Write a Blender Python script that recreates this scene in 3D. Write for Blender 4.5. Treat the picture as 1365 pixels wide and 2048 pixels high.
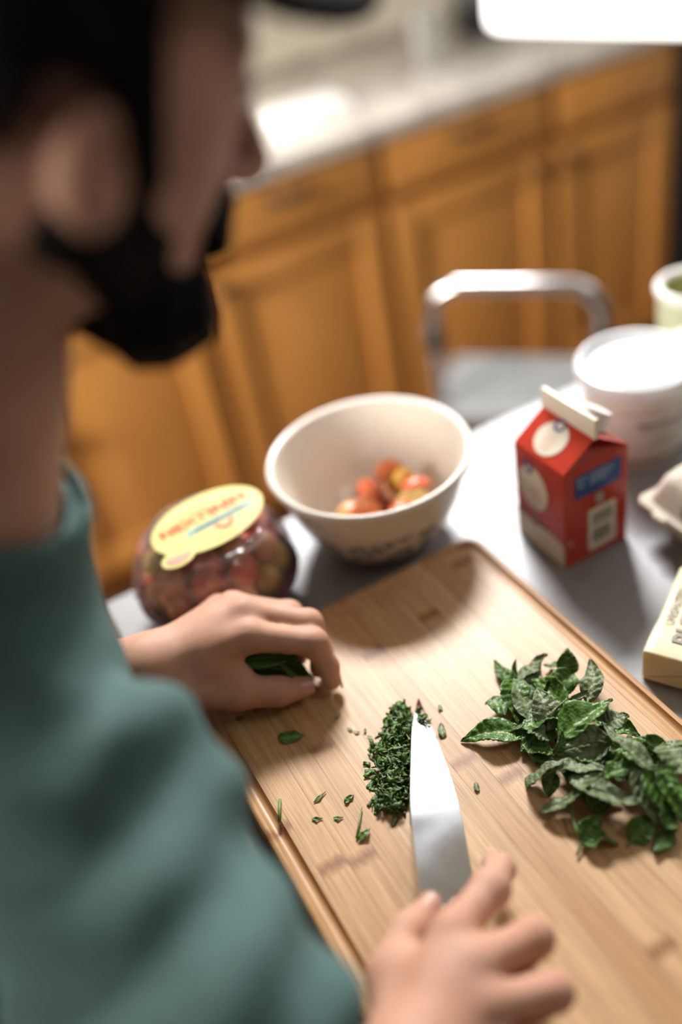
import bpy, bmesh, math, random
import numpy as np
from mathutils import Vector, Matrix, noise as mnoise

for _o in list(bpy.data.objects):
    bpy.data.objects.remove(_o)
SC = bpy.context.scene
COL = SC.collection
T = 0.91          # height of the table top above the floor; everything below is measured from the table top
                  # and lifted by T at the end of the script

# ------------------------------------------------------------------ camera
def make_camera():
    cd = bpy.data.cameras.new('camera')
    cd.sensor_fit = 'VERTICAL'
    cd.sensor_height = 36.0
    cd.sensor_width = 24.0
    cd.lens = 1934.0 * 36.0 / 2048.0
    cd.clip_start = 0.02
    cd.clip_end = 50
    cd.dof.use_dof = True
    cd.dof.focus_distance = 0.705
    cd.dof.aperture_fstop = 1.1
    ob = bpy.data.objects.new('camera', cd)
    COL.objects.link(ob)
    p, ro, yb = math.radians(37.9), math.radians(-11.81), math.radians(-21.23)
    f = Vector((0, math.cos(p), -math.sin(p)))
    r = Vector((1, 0, 0))
    u = r.cross(f)
    r, u = math.cos(ro) * r + math.sin(ro) * u, -math.sin(ro) * r + math.cos(ro) * u
    Z = Matrix.Rotation(yb, 3, 'Z')
    r, u, f = Z @ r, Z @ u, Z @ f
    m = Matrix.Identity(4)
    for i in range(3):
        m[i][0], m[i][1], m[i][2] = r[i], u[i], -f[i]
    m[2][3] = 0.61
    ob.matrix_world = m
    SC.camera = ob
    return ob
CAM = make_camera()

# ------------------------------------------------------------------ light
W = bpy.data.worlds.new('world')
SC.world = W
W.use_nodes = True
W.node_tree.nodes['Background'].inputs[0].default_value = (1.0, 0.90, 0.80, 1)
W.node_tree.nodes['Background'].inputs[1].default_value = 0.035

def area(name, loc, target, size, energy, color, shape='DISK', size_y=None):
    l = bpy.data.lights.new(name, 'AREA')
    l.shape = shape
    l.size = size
    if size_y:
        l.size_y = size_y
    l.energy = energy
    l.color = color
    o = bpy.data.objects.new(name, l)
    COL.objects.link(o)
    o.location = loc
    o.rotation_euler = (Vector(target) - Vector(loc)).to_track_quat('-Z', 'Y').to_euler()
    return o
KEY = area('ceiling_light_glow', (0.95, 1.85, 1.515), (0.27, 0.52, 0.0), 0.72, 36, (1.0, 0.97, 0.95), 'RECTANGLE', 0.58)
KEY.data.spread = math.radians(110)
area('table_light_glow', (1.05, -0.15, 1.515), (0.62, 0.10, 0.0), 0.60, 4.5, (1.0, 0.93, 0.85), 'RECTANGLE', 0.45)
area('blade_reflection_light', (2.70, 1.66, 0.98), (0.0, 1.3, 0.6), 1.15, 5.8, (0.93, 0.96, 1.0), 'RECTANGLE', 1.0)  # added light at an unseen window, for the knife blade to reflect
LEFT_FILL = area('left_fill_light', (-2.2, 1.2, 0.75), (0.35, 1.85, -0.25), 1.4, 34, (1.0, 0.92, 0.82), 'RECTANGLE', 1.5)  # added fill from the left for the cabinet fronts; no doorway exists
LEFT_FILL.data.spread = math.radians(75)

SC.view_settings.view_transform = 'Standard'
SC.view_settings.look = 'None'
SC.view_settings.gamma = 1.0
SC.view_settings.use_curve_mapping = False
SC.view_settings.exposure = 0.68
SC.cycles.use_denoising = True
SC.cycles.max_bounces = 8
SC.cycles.transparent_max_bounces = 16
SC.cycles.caustics_reflective = False
SC.cycles.caustics_refractive = False
SC.cycles.sample_clamp_indirect = 6.0

# ------------------------------------------------------------------ helpers
rnd = random.Random(7)

def link(o, parent=None):
    COL.objects.link(o)
    if parent is not None:
        o.parent = parent
    return o

def tag(o, label=None, cat=None, group=None, kind=None):
    if label: o['label'] = label
    if cat: o['category'] = cat
    if group: o['group'] = group
    if kind: o['kind'] = kind
    return o

def empty(name, loc=(0, 0, 0), label=None, cat=None, group=None, rz=0, kind=None):
    o = bpy.data.objects.new(name, None)
    o.empty_display_size = 0.02
    COL.objects.link(o)
    o.location = loc
    o.rotation_euler = (0, 0, rz)
    return tag(o, label, cat, group, kind)

class MB:
    """collects vertices and faces, then links them as one mesh object"""
    def __init__(s):
        s.v, s.f, s.m = [], [], []
    def add(s, vs, fs, mi=0):
        n = len(s.v)
        s.v += [tuple(x) for x in vs]
        s.f += [tuple(i + n for i in f) for f in fs]
        s.m += [mi] * len(fs)
        return s
    def box(s, a, b, mi=0, bev=0.0):
        (x0, y0, z0), (x1, y1, z1) = a, b
        if bev <= 0:
            vs = [(x0,y0,z0),(x1,y0,z0),(x1,y1,z0),(x0,y1,z0),(x0,y0,z1),(x1,y0,z1),(x1,y1,z1),(x0,y1,z1)]
            fs = [(3,2,1,0),(4,5,6,7),(0,1,5,4),(1,2,6,5),(2,3,7,6),(3,0,4,7)]
            return s.add(vs, fs, mi)
        bm = bmesh.new()
        bmesh.ops.create_cube(bm, size=1)
        for v in bm.verts:
            v.co = Vector(((x0+x1)/2 + v.co.x*(x1-x0), (y0+y1)/2 + v.co.y*(y1-y0), (z0+z1)/2 + v.co.z*(z1-z0)))
        bmesh.ops.bevel(bm, geom=list(bm.edges), offset=bev, segments=3, profile=0.5, affect='EDGES')
        bm.verts.index_update()
        s.add([v.co[:] for v in bm.verts], [[v.index for v in f.verts] for f in bm.faces], mi)
        bm.free()
        return s
    def lathe(s, prof, n=48, c=(0, 0, 0), mi=0, close=False):
        vs, fs = [], []
        k = len(prof)
        for i in range(n):
            a = 2*math.pi*i/n
            for r, z in prof:
                vs.append((c[0]+r*math.cos(a), c[1]+r*math.sin(a), c[2]+z))
        for i in range(n):
            j = (i+1) % n
            for q in range(k-1):
                fs.append((i*k+q, j*k+q, j*k+q+1, i*k+q+1))
        return s.add(vs, fs, mi)
    def tube(s, pts, r, n=10, mi=0, caps=True):
        pts = [Vector(p) for p in pts]
        rs = r if isinstance(r, (list, tuple)) else [r]*len(pts)
        vs, fs = [], []
        up = None
        for i, p in enumerate(pts):
            d = (pts[min(i+1, len(pts)-1)] - pts[max(i-1, 0)]).normalized()
            if up is None:
                up = d.orthogonal().normalized()
            up = (up - d*up.dot(d)).normalized()
            w = d.cross(up)
            for k in range(n):
                a = 2*math.pi*k/n
                vs.append(p + (up*math.cos(a) + w*math.sin(a))*rs[i])
        for i in range(len(pts)-1):
            for k in range(n):
                fs.append((i*n+k, i*n+(k+1) % n, (i+1)*n+(k+1) % n, (i+1)*n+k))
        if caps:
            fs.append(tuple(range(n-1, -1, -1)))
            fs.append(tuple((len(pts)-1)*n+k for k in range(n)))
        return s.add(vs, fs, mi)
    def prism(s, poly, o, ax, ay, az, h, mi=0):
        """flat outline poly (2-D) laid at o with axes ax, ay, raised by h along az"""
        o, ax, ay, az = Vector(o), Vector(ax), Vector(ay), Vector(az)
        n = len(poly)
        vs = [o + ax*x + ay*y for x, y in poly] + [o + ax*x + ay*y + az*h for x, y in poly]
        fs = [tuple(range(n-1, -1, -1)), tuple(range(n, 2*n))]
        fs += [(i, (i+1) % n, n+(i+1) % n, n+i) for i in range(n)]
        return s.add(vs, fs, mi)
    def ico(s, c, rad, sub=2, mi=0, rot=None, wob=0.0, seed=0):
        bm = bmesh.new()
        bmesh.ops.create_icosphere(bm, subdivisions=sub, radius=1)
        vs = []
        for v in bm.verts:
            q = v.co.copy()
            if wob:
                q *= 1 + wob*mnoise.noise(q*1.7 + Vector((seed*3.1, seed*1.7, seed)))
            q = Vector((q.x*rad[0], q.y*rad[1], q.z*rad[2]))
            if rot is not None:
                q = rot @ q
            vs.append(q + Vector(c))
        bm.verts.index_update()
        s.add(vs, [[v.index for v in f.verts] for f in bm.faces], mi)
        bm.free()
        return s
    def build(s, name, mats, parent=None, smooth=False, loc=(0, 0, 0)):
        me = bpy.data.meshes.new(name)
        me.from_pydata(s.v, [], s.f)
        if not isinstance(mats, (list, tuple)):
            mats = [mats]
        for m in mats:
            me.materials.append(m)
        if len(mats) > 1:
            me.polygons.foreach_set('material_index', s.m)
        if smooth is True:
            me.polygons.foreach_set('use_smooth', [True]*len(me.polygons))
        elif smooth:
            me.polygons.foreach_set('use_smooth', [True]*len(me.polygons))
            me.set_sharp_from_angle(angle=math.radians(smooth))
        me.update()
        o = bpy.data.objects.new(name, me)
        o.location = loc
        return link(o, parent)

def copy_tree(o, parent=None):
    c = o.copy()
    COL.objects.link(c)
    c.parent = parent
    for ch in list(o.children):
        copy_tree(ch, c)
    return c

def text_verts(body, size, align='CENTER', bold=0.022):
    cu = bpy.data.curves.new('lettering', 'FONT')
    cu.body = body
    cu.size = size
    cu.align_x = align
    cu.resolution_u = 3
    cu.offset = bold*size
    ob = bpy.data.objects.new('lettering', cu)
    COL.objects.link(ob)
    dg = bpy.context.evaluated_depsgraph_get()
    me = bpy.data.meshes.new_from_object(ob.evaluated_get(dg))
    vs = [v.co.copy() for v in me.vertices]
    fs = [tuple(p.vertices) for p in me.polygons]
    bpy.data.objects.remove(ob)
    bpy.data.curves.remove(cu)
    bpy.data.meshes.remove(me)
    return vs, fs

def lettering(name, body, size, o, ax, ay, mat, parent, align='CENTER', sx=1.0, bold=0.022):
    vs, fs = text_verts(body, size, align, bold)
    o, ax, ay = Vector(o), Vector(ax).normalized(), Vector(ay).normalized()
    return MB().add([o + ax*v.x*sx + ay*v.y for v in vs], fs).build(name, mat, parent)

def circle(r, n=32, rx=None):
    return [((rx or r)*math.cos(2*math.pi*i/n), r*math.sin(2*math.pi*i/n)) for i in range(n)]

# ------------------------------------------------------------------ materials
def pmat(name, col, rough=0.5, metal=0.0, **kw):
    m = bpy.data.materials.new(name)
    m.use_nodes = True
    b = m.node_tree.nodes['Principled BSDF']
    b.inputs['Base Color'].default_value = (*col, 1)
    b.inputs['Roughness'].default_value = rough
    b.inputs['Metallic'].default_value = metal
    for k, v in kw.items():
        b.inputs[k.replace('_', ' ')].default_value = v
    return m

def N(m, typ, **kw):
    n = m.node_tree.nodes.new(typ)
    for k, v in kw.items():
        setattr(n, k, v)
    return n

def L(m, a, b):
    m.node_tree.links.new(a, b)

def bsdf(m):
    return m.node_tree.nodes['Principled BSDF']

def mapping(m, scale, coord='Object', loc=None):
    tc = N(m, 'ShaderNodeTexCoord')
    mp = N(m, 'ShaderNodeMapping')
    mp.inputs['Scale'].default_value = scale
    if loc is not None:
        mp.inputs['Location'].default_value = loc
    L(m, tc.outputs[coord], mp.inputs['Vector'])
    return mp.outputs['Vector']

def noise_tex(m, vec, scale=5.0, detail=4.0, rough=0.55, dist=0.0):
    t = N(m, 'ShaderNodeTexNoise')
    t.inputs['Scale'].default_value = scale
    t.inputs['Detail'].default_value = detail
    t.inputs['Roughness'].default_value = rough
    t.inputs['Distortion'].default_value = dist
    if vec is not None:
        L(m, vec, t.inputs['Vector'])
    return t.outputs['Fac']

def ramp(m, fac, stops):
    r = N(m, 'ShaderNodeValToRGB')
    while len(r.color_ramp.elements) < len(stops):
        r.color_ramp.elements.new(0.5)
    for e, (p, c) in zip(r.color_ramp.elements, stops):
        e.position = p
        e.color = (*c, 1)
    L(m, fac, r.inputs['Fac'])
    return r.outputs['Color']

def mixc(m, fac, a, b, blend='MIX'):
    x = N(m, 'ShaderNodeMix', data_type='RGBA', blend_type=blend)
    for s, v in ((x.inputs[0], fac), (x.inputs[6], a), (x.inputs[7], b)):
        if hasattr(v, 'links'):
            L(m, v, s)
        elif isinstance(v, (int, float)):
            s.default_value = v
        else:
            s.default_value = (*v, 1)
    return x.outputs[2]

def math_n(m, op, a, b=0.0, c=None):
    x = N(m, 'ShaderNodeMath', operation=op)
    for s, v in zip(x.inputs, (a, b, c)):
        if v is None:
            continue
        if hasattr(v, 'links'):
            L(m, v, s)
        else:
            s.default_value = v
    return x.outputs[0]

def bump(m, h, strength=0.2, dist=0.001):
    b = N(m, 'ShaderNodeBump')
    b.inputs['Strength'].default_value = strength
    b.inputs['Distance'].default_value = dist
    L(m, h, b.inputs['Height'])
    L(m, b.outputs['Normal'], bsdf(m).inputs['Normal'])

def mottled(name, c0, c1, scale, rough=0.5, bumps=0.0, detail=4, stretch=(1, 1, 1), metal=0.0, dist=0.001, **kw):
    m = pmat(name, c0, rough, metal, **kw)
    v = mapping(m, stretch)
    n = noise_tex(m, v, scale, detail)
    L(m, ramp(m, n, [(0.32, c0), (0.68, c1)]), bsdf(m).inputs['Base Color'])
    if bumps:
        bump(m, n, bumps, dist)
    return m

M = {}
def wood_mat(name, c0, c1, c2, rough=0.4):
    m = pmat(name, c1, rough)
    v = mapping(m, (26, 26, 1.6))
    n = noise_tex(m, v, 2.2, 6, 0.6, 0.6)
    v2 = mapping(m, (160, 160, 3.0))
    n2 = noise_tex(m, v2, 2.0, 3, 0.6)
    c = ramp(m, n, [(0.25, c0), (0.5, c1), (0.8, c2)])
    c = mixc(m, 0.35, c, ramp(m, n2, [(0.3, c0), (0.75, c2)]))
    L(m, c, bsdf(m).inputs['Base Color'])
    bump(m, n2, 0.12, 0.0006)
    return m
M['oak'] = wood_mat('honey oak', (0.33, 0.135, 0.028), (0.46, 0.205, 0.048), (0.56, 0.28, 0.08), 0.36)
M['oak_dark'] = wood_mat('oak face frame', (0.20, 0.075, 0.015), (0.28, 0.11, 0.024), (0.36, 0.15, 0.035), 0.4)

def steel_mat():
    m = pmat('brushed stainless steel', (0.70, 0.72, 0.75), 0.33, 0.5)
    v = mapping(m, (6, 700, 40))
    n = noise_tex(m, v, 3.0, 3, 0.6)
    v2 = mapping(m, (5, 5, 5))
    n2 = noise_tex(m, v2, 2.5, 5, 0.6)
    r = math_n(m, 'MULTIPLY_ADD', n2, 0.18, 0.44)
    L(m, r, bsdf(m).inputs['Roughness'])
    L(m, ramp(m, n, [(0.3, (0.27, 0.275, 0.285)), (0.7, (0.33, 0.335, 0.345))]), bsdf(m).inputs['Base Color'])
    bump(m, n, 0.08, 0.0003)
    return m
M['steel'] = steel_mat()
M['chrome'] = mottled('chromed steel tube', (0.50, 0.50, 0.51), (0.60, 0.60, 0.61), 30, 0.2, metal=1.0)
M['black_plastic'] = mottled('black plastic', (0.012, 0.012, 0.013), (0.02, 0.02, 0.021), 80, 0.45, 0.05)
M['black_enamel'] = mottled('black enamel', (0.008, 0.008, 0.009), (0.014, 0.013, 0.013), 20, 0.25)
M['bronze'] = mottled('dark bronze', (0.018, 0.014, 0.011), (0.035, 0.026, 0.02), 60, 0.35, metal=0.6)
M['tread'] = mottled('grey ribbed plastic', (0.16, 0.17, 0.175), (0.22, 0.23, 0.235), 60, 0.5, 0.1)

def granite():
    m = pmat('speckled granite', (0.5, 0.47, 0.42), 0.16)
    v = mapping(m, (1, 1, 1))
    n = noise_tex(m, v, 9, 6, 0.7, 0.6)
    n2 = noise_tex(m, v, 60, 4, 0.7)
    c = ramp(m, n, [(0.32, (0.16, 0.14, 0.12)), (0.46, (0.46, 0.42, 0.36)), (0.6, (0.62, 0.58, 0.51)), (0.75, (0.3, 0.26, 0.21))])
    c = mixc(m, 0.4, c, ramp(m, n2, [(0.35, (0.1, 0.09, 0.08)), (0.65, (0.75, 0.72, 0.66))]))
    L(m, c, bsdf(m).inputs['Base Color'])
    return m
M['granite'] = granite()
M['wall'] = mottled('beige wall paint', (0.50, 0.46, 0.38), (0.55, 0.51, 0.42), 7, 0.7, 0.05)
M['ceiling'] = mottled('white ceiling paint', (0.74, 0.73, 0.71), (0.78, 0.77, 0.75), 9, 0.8)
M['tile'] = mottled('beige backsplash tile', (0.46, 0.42, 0.33), (0.60, 0.56, 0.46), 14, 0.28, 0.05)
M['floor'] = mottled('brown floor', (0.13, 0.06, 0.028), (0.20, 0.10, 0.05), 10, 0.35, 0.05, stretch=(1, 8, 1))

def bamboo():
    m = pmat('bamboo', (0.6, 0.36, 0.17), 0.42)
    tc = N(m, 'ShaderNodeTexCoord')
    seed = N(m, 'ShaderNodeAttribute', attribute_type='OBJECT', attribute_name='strip_seed')
    comb = N(m, 'ShaderNodeCombineXYZ')
    L(m, seed.outputs['Fac'], comb.inputs['X'])
    L(m, math_n(m, 'MULTIPLY', seed.outputs['Fac'], 3.7), comb.inputs['Y'])
    add = N(m, 'ShaderNodeVectorMath', operation='ADD')
    L(m, tc.outputs['Object'], add.inputs[0])
    L(m, comb.outputs[0], add.inputs[1])
    def mapv(sc):
        mp = N(m, 'ShaderNodeMapping')
        mp.inputs['Scale'].default_value = sc
        L(m, add.outputs[0], mp.inputs['Vector'])
        return mp.outputs['Vector']
    fine = noise_tex(m, mapv((900, 14, 60)), 1.6, 3, 0.6)
    mid = noise_tex(m, mapv((240, 5, 60)), 1.4, 3, 0.55)
    big = noise_tex(m, mapv((26, 3, 10)), 1.0, 2, 0.5)
    base = ramp(m, seed.outputs['Fac'], [(0.0, (0.55, 0.325, 0.150)), (0.5, (0.62, 0.40, 0.210)), (1.0, (0.68, 0.465, 0.265))])
    c = mixc(m, 1.0, base, ramp(m, big, [(0.25, (0.86, 0.82, 0.76)), (0.75, (1.12, 1.12, 1.12))]), 'MULTIPLY')
    c = mixc(m, 1.0, c, ramp(m, mid, [(0.28, (0.80, 0.74, 0.66)), (0.62, (1.05, 1.05, 1.05))]), 'MULTIPLY')
    c = mixc(m, 1.0, c, ramp(m, fine, [(0.30, (0.70, 0.60, 0.48)), (0.52, (1.0, 1.0, 1.0)), (0.75, (1.10, 1.10, 1.10))]), 'MULTIPLY')
    # the brown node bands of the cane, one per strip where the photograph has them
    sep = N(m, 'ShaderNodeSeparateXYZ')
    L(m, tc.outputs['Object'], sep.inputs[0])
    jag = noise_tex(m, mapv((420, 60, 60)), 1.5, 3, 0.6)
    for nm in ('node_a', 'node_b'):
        at = N(m, 'ShaderNodeAttribute', attribute_type='OBJECT', attribute_name=nm)
        d = math_n(m, 'SUBTRACT', sep.outputs['Y'], at.outputs['Fac'])
        d = math_n(m, 'ADD', d, math_n(m, 'MULTIPLY_ADD', jag, 0.009, -0.0045))
        d = math_n(m, 'MULTIPLY', math_n(m, 'ABSOLUTE', d), 1/0.0075)
        k = math_n(m, 'SUBTRACT', 1.0, d)
        N(m, 'ShaderNodeClamp')
        k = math_n(m, 'MAXIMUM', k, 0.0)
        k = math_n(m, 'MULTIPLY', k, math_n(m, 'MULTIPLY_ADD', fine, 2.6, -0.35))
        k = math_n(m, 'MINIMUM', math_n(m, 'MAXIMUM', k, 0.0), 0.9)
        c = mixc(m, k, c, (0.25, 0.095, 0.030))
    L(m, c, bsdf(m).inputs['Base Color'])
    bump(m, fine, 0.10, 0.0003)
    return m
M['bamboo'] = bamboo()

def leaf_mat(name, c0, c1, vein, rough, bs):
    m = pmat(name, c0, rough)
    v = mapping(m, (1, 1, 1))
    n = noise_tex(m, v, 90, 4, 0.6)
    at = N(m, 'ShaderNodeAttribute', attribute_name='vein')
    c = ramp(m, n, [(0.3, c0), (0.7, c1)])
    c = mixc(m, at.outputs['Fac'], c, vein)
    L(m, c, bsdf(m).inputs['Base Color'])
    vo = N(m, 'ShaderNodeTexVoronoi')
    vo.inputs['Scale'].default_value = 420
    L(m, v, vo.inputs['Vector'])
    bump(m, vo.outputs['Distance'], bs, 0.0008)
    bsdf(m).inputs['Transmission Weight'].default_value = 0.0
    return m
M['leaf'] = leaf_mat('mint leaf upper side', (0.034, 0.098, 0.011), (0.09, 0.21, 0.022), (0.20, 0.32, 0.08), 0.42, 0.5)
M['leaf_under'] = leaf_mat('mint leaf underside', (0.10, 0.145, 0.058), (0.16, 0.21, 0.095), (0.34, 0.40, 0.22), 0.5, 0.6)
M['stem'] = mottled('mint stem', (0.12, 0.22, 0.05), (0.22, 0.32, 0.10), 120, 0.45, 0.1)
M['stem_dark'] = mottled('browned mint stem', (0.05, 0.035, 0.015), (0.10, 0.07, 0.03), 120, 0.5, 0.1)

def skin_mat():
    m = pmat('skin', (0.55, 0.29, 0.2), 0.58, Specular_IOR_Level=0.3)
    v = mapping(m, (1, 1, 1))
    n = noise_tex(m, v, 28, 4, 0.6)
    n2 = noise_tex(m, v, 700, 3, 0.6)
    L(m, ramp(m, n, [(0.3, (0.55, 0.28, 0.185)), (0.7, (0.64, 0.37, 0.27))]), bsdf(m).inputs['Base Color'])
    bsdf(m).inputs['Subsurface Weight'].default_value = 0.12
    bsdf(m).inputs['Subsurface Radius'].default_value = (1.0, 0.35, 0.2)
    bsdf(m).inputs['Subsurface Scale'].default_value = 0.006
    bump(m, n2, 0.15, 0.0005)
    return m
M['skin'] = skin_mat()
M['nail'] = mottled('fingernail', (0.56, 0.29, 0.21), (0.60, 0.33, 0.25), 90, 0.35)
M['hair'] = mottled('black hair', (0.004, 0.0035, 0.003), (0.008, 0.0065, 0.0055), 200, 0.8, 0.6, stretch=(1, 1, 0.2), dist=0.003, Specular_IOR_Level=0.12)
M['cap'] = mottled('black cotton cap', (0.006, 0.006, 0.006), (0.010, 0.010, 0.010), 120, 0.9, 0.2, Specular_IOR_Level=0.15)
M['shirt'] = mottled('teal cotton shirt', (0.065, 0.135, 0.130), (0.085, 0.165, 0.158), 60, 0.85, 0.25, dist=0.001)
M['cuff'] = mottled('dark grey apron cloth', (0.05, 0.06, 0.058), (0.07, 0.085, 0.08), 50, 0.85, 0.25)
M['denim'] = mottled('dark trousers', (0.02, 0.025, 0.035), (0.03, 0.038, 0.05), 80, 0.9, 0.2)
M['shoe'] = mottled('black shoe', (0.01, 0.01, 0.01), (0.02, 0.02, 0.02), 50, 0.5, 0.1)

def blade_mat():
    m = pmat('polished blade steel', (0.80, 0.81, 0.82), 0.2, 1.0)
    v = mapping(m, (40, 900, 40))
    n = noise_tex(m, v, 2.0, 3, 0.6)
    v2 = mapping(m, (30, 30, 30))
    n2 = noise_tex(m, v2, 2.0, 4, 0.6)
    L(m, math_n(m, 'MULTIPLY_ADD', n2, 0.08, 0.09), bsdf(m).inputs['Roughness'])
    bump(m, n, 0.05, 0.0002)
    return m
M['blade'] = blade_mat()
M['opal'] = mottled('cream opal glass', (0.74, 0.70, 0.63), (0.78, 0.74, 0.67), 6, 0.18, Subsurface_Weight=0.0)

def opal_printed():
    m = pmat('cream opal glass with blue printed band', (0.76, 0.72, 0.65), 0.2)
    tc = N(m, 'ShaderNodeTexCoord')
    sep = N(m, 'ShaderNodeSeparateXYZ')
    L(m, tc.outputs['Object'], sep.inputs[0])
    ang = math_n(m, 'ARCTAN2', sep.outputs['Y'], sep.outputs['X'])
    comb = N(m, 'ShaderNodeCombineXYZ')
    L(m, math_n(m, 'MULTIPLY', ang, 0.078), comb.inputs['X'])
    L(m, sep.outputs['Z'], comb.inputs['Y'])
    vo = N(m, 'ShaderNodeTexVoronoi', voronoi_dimensions='2D')
    vo.inputs['Scale'].default_value = 72
    L(m, comb.outputs[0], vo.inputs['Vector'])
    n = noise_tex(m, comb.outputs[0], 190, 2, 0.6)
    d = math_n(m, 'ADD', vo.outputs['Distance'], math_n(m, 'MULTIPLY_ADD', n, 0.9, -0.45))
    spot = math_n(m, 'LESS_THAN', d, 0.36)
    z = math_n(m, 'ABSOLUTE', math_n(m, 'SUBTRACT', sep.outputs['Z'], 0.036))
    band = math_n(m, 'LESS_THAN', z, 0.0185)
    k = math_n(m, 'MULTIPLY', math_n(m, 'MULTIPLY', spot, band), 0.85)
    L(m, mixc(m, k, (0.78, 0.74, 0.67), (0.13, 0.19, 0.26)), bsdf(m).inputs['Base Color'])
    return m
M['opal_print'] = opal_printed()

def wrap_mat():
    m = bpy.data.materials.new('clear crinkled plastic wrap')
    m.use_nodes = True
    nt = m.node_tree
    nt.nodes.clear()
    out = nt.nodes.new('ShaderNodeOutputMaterial')
    tr = nt.nodes.new('ShaderNodeBsdfTransparent')
    tr.inputs[0].default_value = (0.99, 0.99, 0.99, 1)
    gl = nt.nodes.new('ShaderNodeBsdfGlossy')
    gl.inputs['Roughness'].default_value = 0.16
    fr = nt.nodes.new('ShaderNodeFresnel')
    fr.inputs['IOR'].default_value = 1.6
    mx = nt.nodes.new('ShaderNodeMixShader')
    v = mapping(m, (1, 1, 0.5))
    n = noise_tex(m, v, 55, 3, 0.6, 0.8)
    b = nt.nodes.new('ShaderNodeBump')
    b.inputs['Strength'].default_value = 0.6
    b.inputs['Distance'].default_value = 0.006
    L(m, n, b.inputs['Height'])
    L(m, b.outputs[0], gl.inputs['Normal'])
    L(m, b.outputs[0], fr.inputs['Normal'])
    L(m, math_n(m, 'MULTIPLY_ADD', fr.outputs[0], 0.65, 0.05), mx.inputs[0])
    milk = nt.nodes.new('ShaderNodeBsdfTranslucent')
    milk.inputs[0].default_value = (0.9, 0.9, 0.92, 1)
    df = nt.nodes.new('ShaderNodeBsdfDiffuse')
    df.inputs[0].default_value = (0.9, 0.9, 0.92, 1)
    m3 = nt.nodes.new('ShaderNodeMixShader'); m3.inputs[0].default_value = 0.5
    L(m, milk.outputs[0], m3.inputs[1]); L(m, df.outputs[0], m3.inputs[2])
    m2 = nt.nodes.new('ShaderNodeMixShader'); m2.inputs[0].default_value = 0.10
    L(m, tr.outputs[0], m2.inputs[1]); L(m, m3.outputs[0], m2.inputs[2])
    L(m, m2.outputs[0], mx.inputs[1])
    L(m, gl.outputs[0], mx.inputs[2])
    L(m, mx.outputs[0], out.inputs[0])
    return m
M['wrap'] = wrap_mat()
M['tray'] = mottled('purple plastic tray', (0.11, 0.03, 0.085), (0.15, 0.045, 0.115), 40, 0.25)
M['label_yellow'] = mottled('yellow paper label', (0.76, 0.69, 0.26), (0.80, 0.73, 0.32), 25, 0.35)
M['red_ink'] = mottled('red ink', (0.58, 0.09, 0.03), (0.66, 0.13, 0.05), 60, 0.4)
M['teal_ink'] = mottled('teal ink', (0.20, 0.42, 0.40), (0.28, 0.50, 0.46), 60, 0.4)
M['navy_ink'] = mottled('navy ink', (0.02, 0.05, 0.12), (0.03, 0.07, 0.15), 60, 0.4)
M['green_ink'] = mottled('olive ink', (0.42, 0.46, 0.16), (0.48, 0.52, 0.2), 60, 0.4)
M['pink_ink'] = mottled('pink ink', (0.84, 0.36, 0.28), (0.88, 0.42, 0.34), 60, 0.4)
M['orange_ink'] = mottled('orange ink', (0.85, 0.55, 0.25), (0.88, 0.6, 0.3), 60, 0.4)
def fruit(name, c0, c1):
    return mottled(name, c0, c1, 60, 0.22, Subsurface_Weight=0.40, Subsurface_Scale=0.012)
M['tom_red'] = fruit('red tomato skin', (0.68, 0.13, 0.06), (0.80, 0.22, 0.11))
M['tom_orange'] = fruit('orange tomato skin', (0.84, 0.36, 0.19), (0.88, 0.44, 0.25))
M['tom_yellow'] = fruit('yellow tomato skin', (0.62, 0.36, 0.04), (0.70, 0.45, 0.09))
M['tom_dark'] = fruit('dark tomato skin', (0.12, 0.03, 0.018), (0.20, 0.06, 0.03))
M['flesh_red'] = fruit('red tomato flesh', (0.62, 0.14, 0.05), (0.72, 0.26, 0.10))
M['flesh_yellow'] = fruit('yellow tomato flesh', (0.74, 0.50, 0.13), (0.80, 0.60, 0.22))
M['flesh_dark'] = fruit('brown tomato flesh', (0.30, 0.11, 0.05), (0.36, 0.16, 0.08))
M['carton_red'] = mottled('red coated paperboard', (0.50, 0.034, 0.012), (0.54, 0.044, 0.016), 12, 0.32)
M['carton_white'] = mottled('cream coated paperboard', (0.78, 0.72, 0.60), (0.82, 0.76, 0.65), 12, 0.35)
M['carton_pale'] = mottled('pale red print', (0.78, 0.52, 0.42), (0.80, 0.56, 0.46), 40, 0.4)
M['carton_blue'] = mottled('blue print', (0.008, 0.06, 0.26), (0.012, 0.08, 0.31), 40, 0.35)
M['ink_lightblue'] = mottled('light blue print', (0.32, 0.42, 0.62), (0.38, 0.48, 0.68), 40, 0.35)
M['ink_grey'] = mottled('grey print', (0.30, 0.27, 0.23), (0.36, 0.33, 0.28), 40, 0.4)
M['ink_dark'] = mottled('dark print', (0.07, 0.055, 0.05), (0.10, 0.08, 0.07), 40, 0.4)
M['ink_violet'] = mottled('violet grey print', (0.16, 0.13, 0.22), (0.22, 0.18, 0.28), 40, 0.4)
M['white_plastic'] = mottled('white plastic', (0.80, 0.79, 0.77), (0.84, 0.83, 0.81), 30, 0.3)
M['tub'] = mottled('warm white tub plastic', (0.66, 0.62, 0.56), (0.70, 0.66, 0.60), 20, 0.35)
M['lid'] = mottled('milky translucent lid plastic', (0.66, 0.70, 0.73), (0.72, 0.75, 0.78), 20, 0.2)
M['pulp'] = mottled('moulded paper pulp', (0.60, 0.54, 0.45), (0.68, 0.62, 0.53), 160, 0.9, 0.4)
M['butter'] = mottled('cream waxed butter wrapper', (0.80, 0.70, 0.42), (0.84, 0.77, 0.55), 35, 0.4, 0.15, dist=0.002)
M['pale_glass'] = mottled('pale green cup', (0.52, 0.56, 0.38), (0.60, 0.64, 0.47), 15, 0.2)
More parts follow.
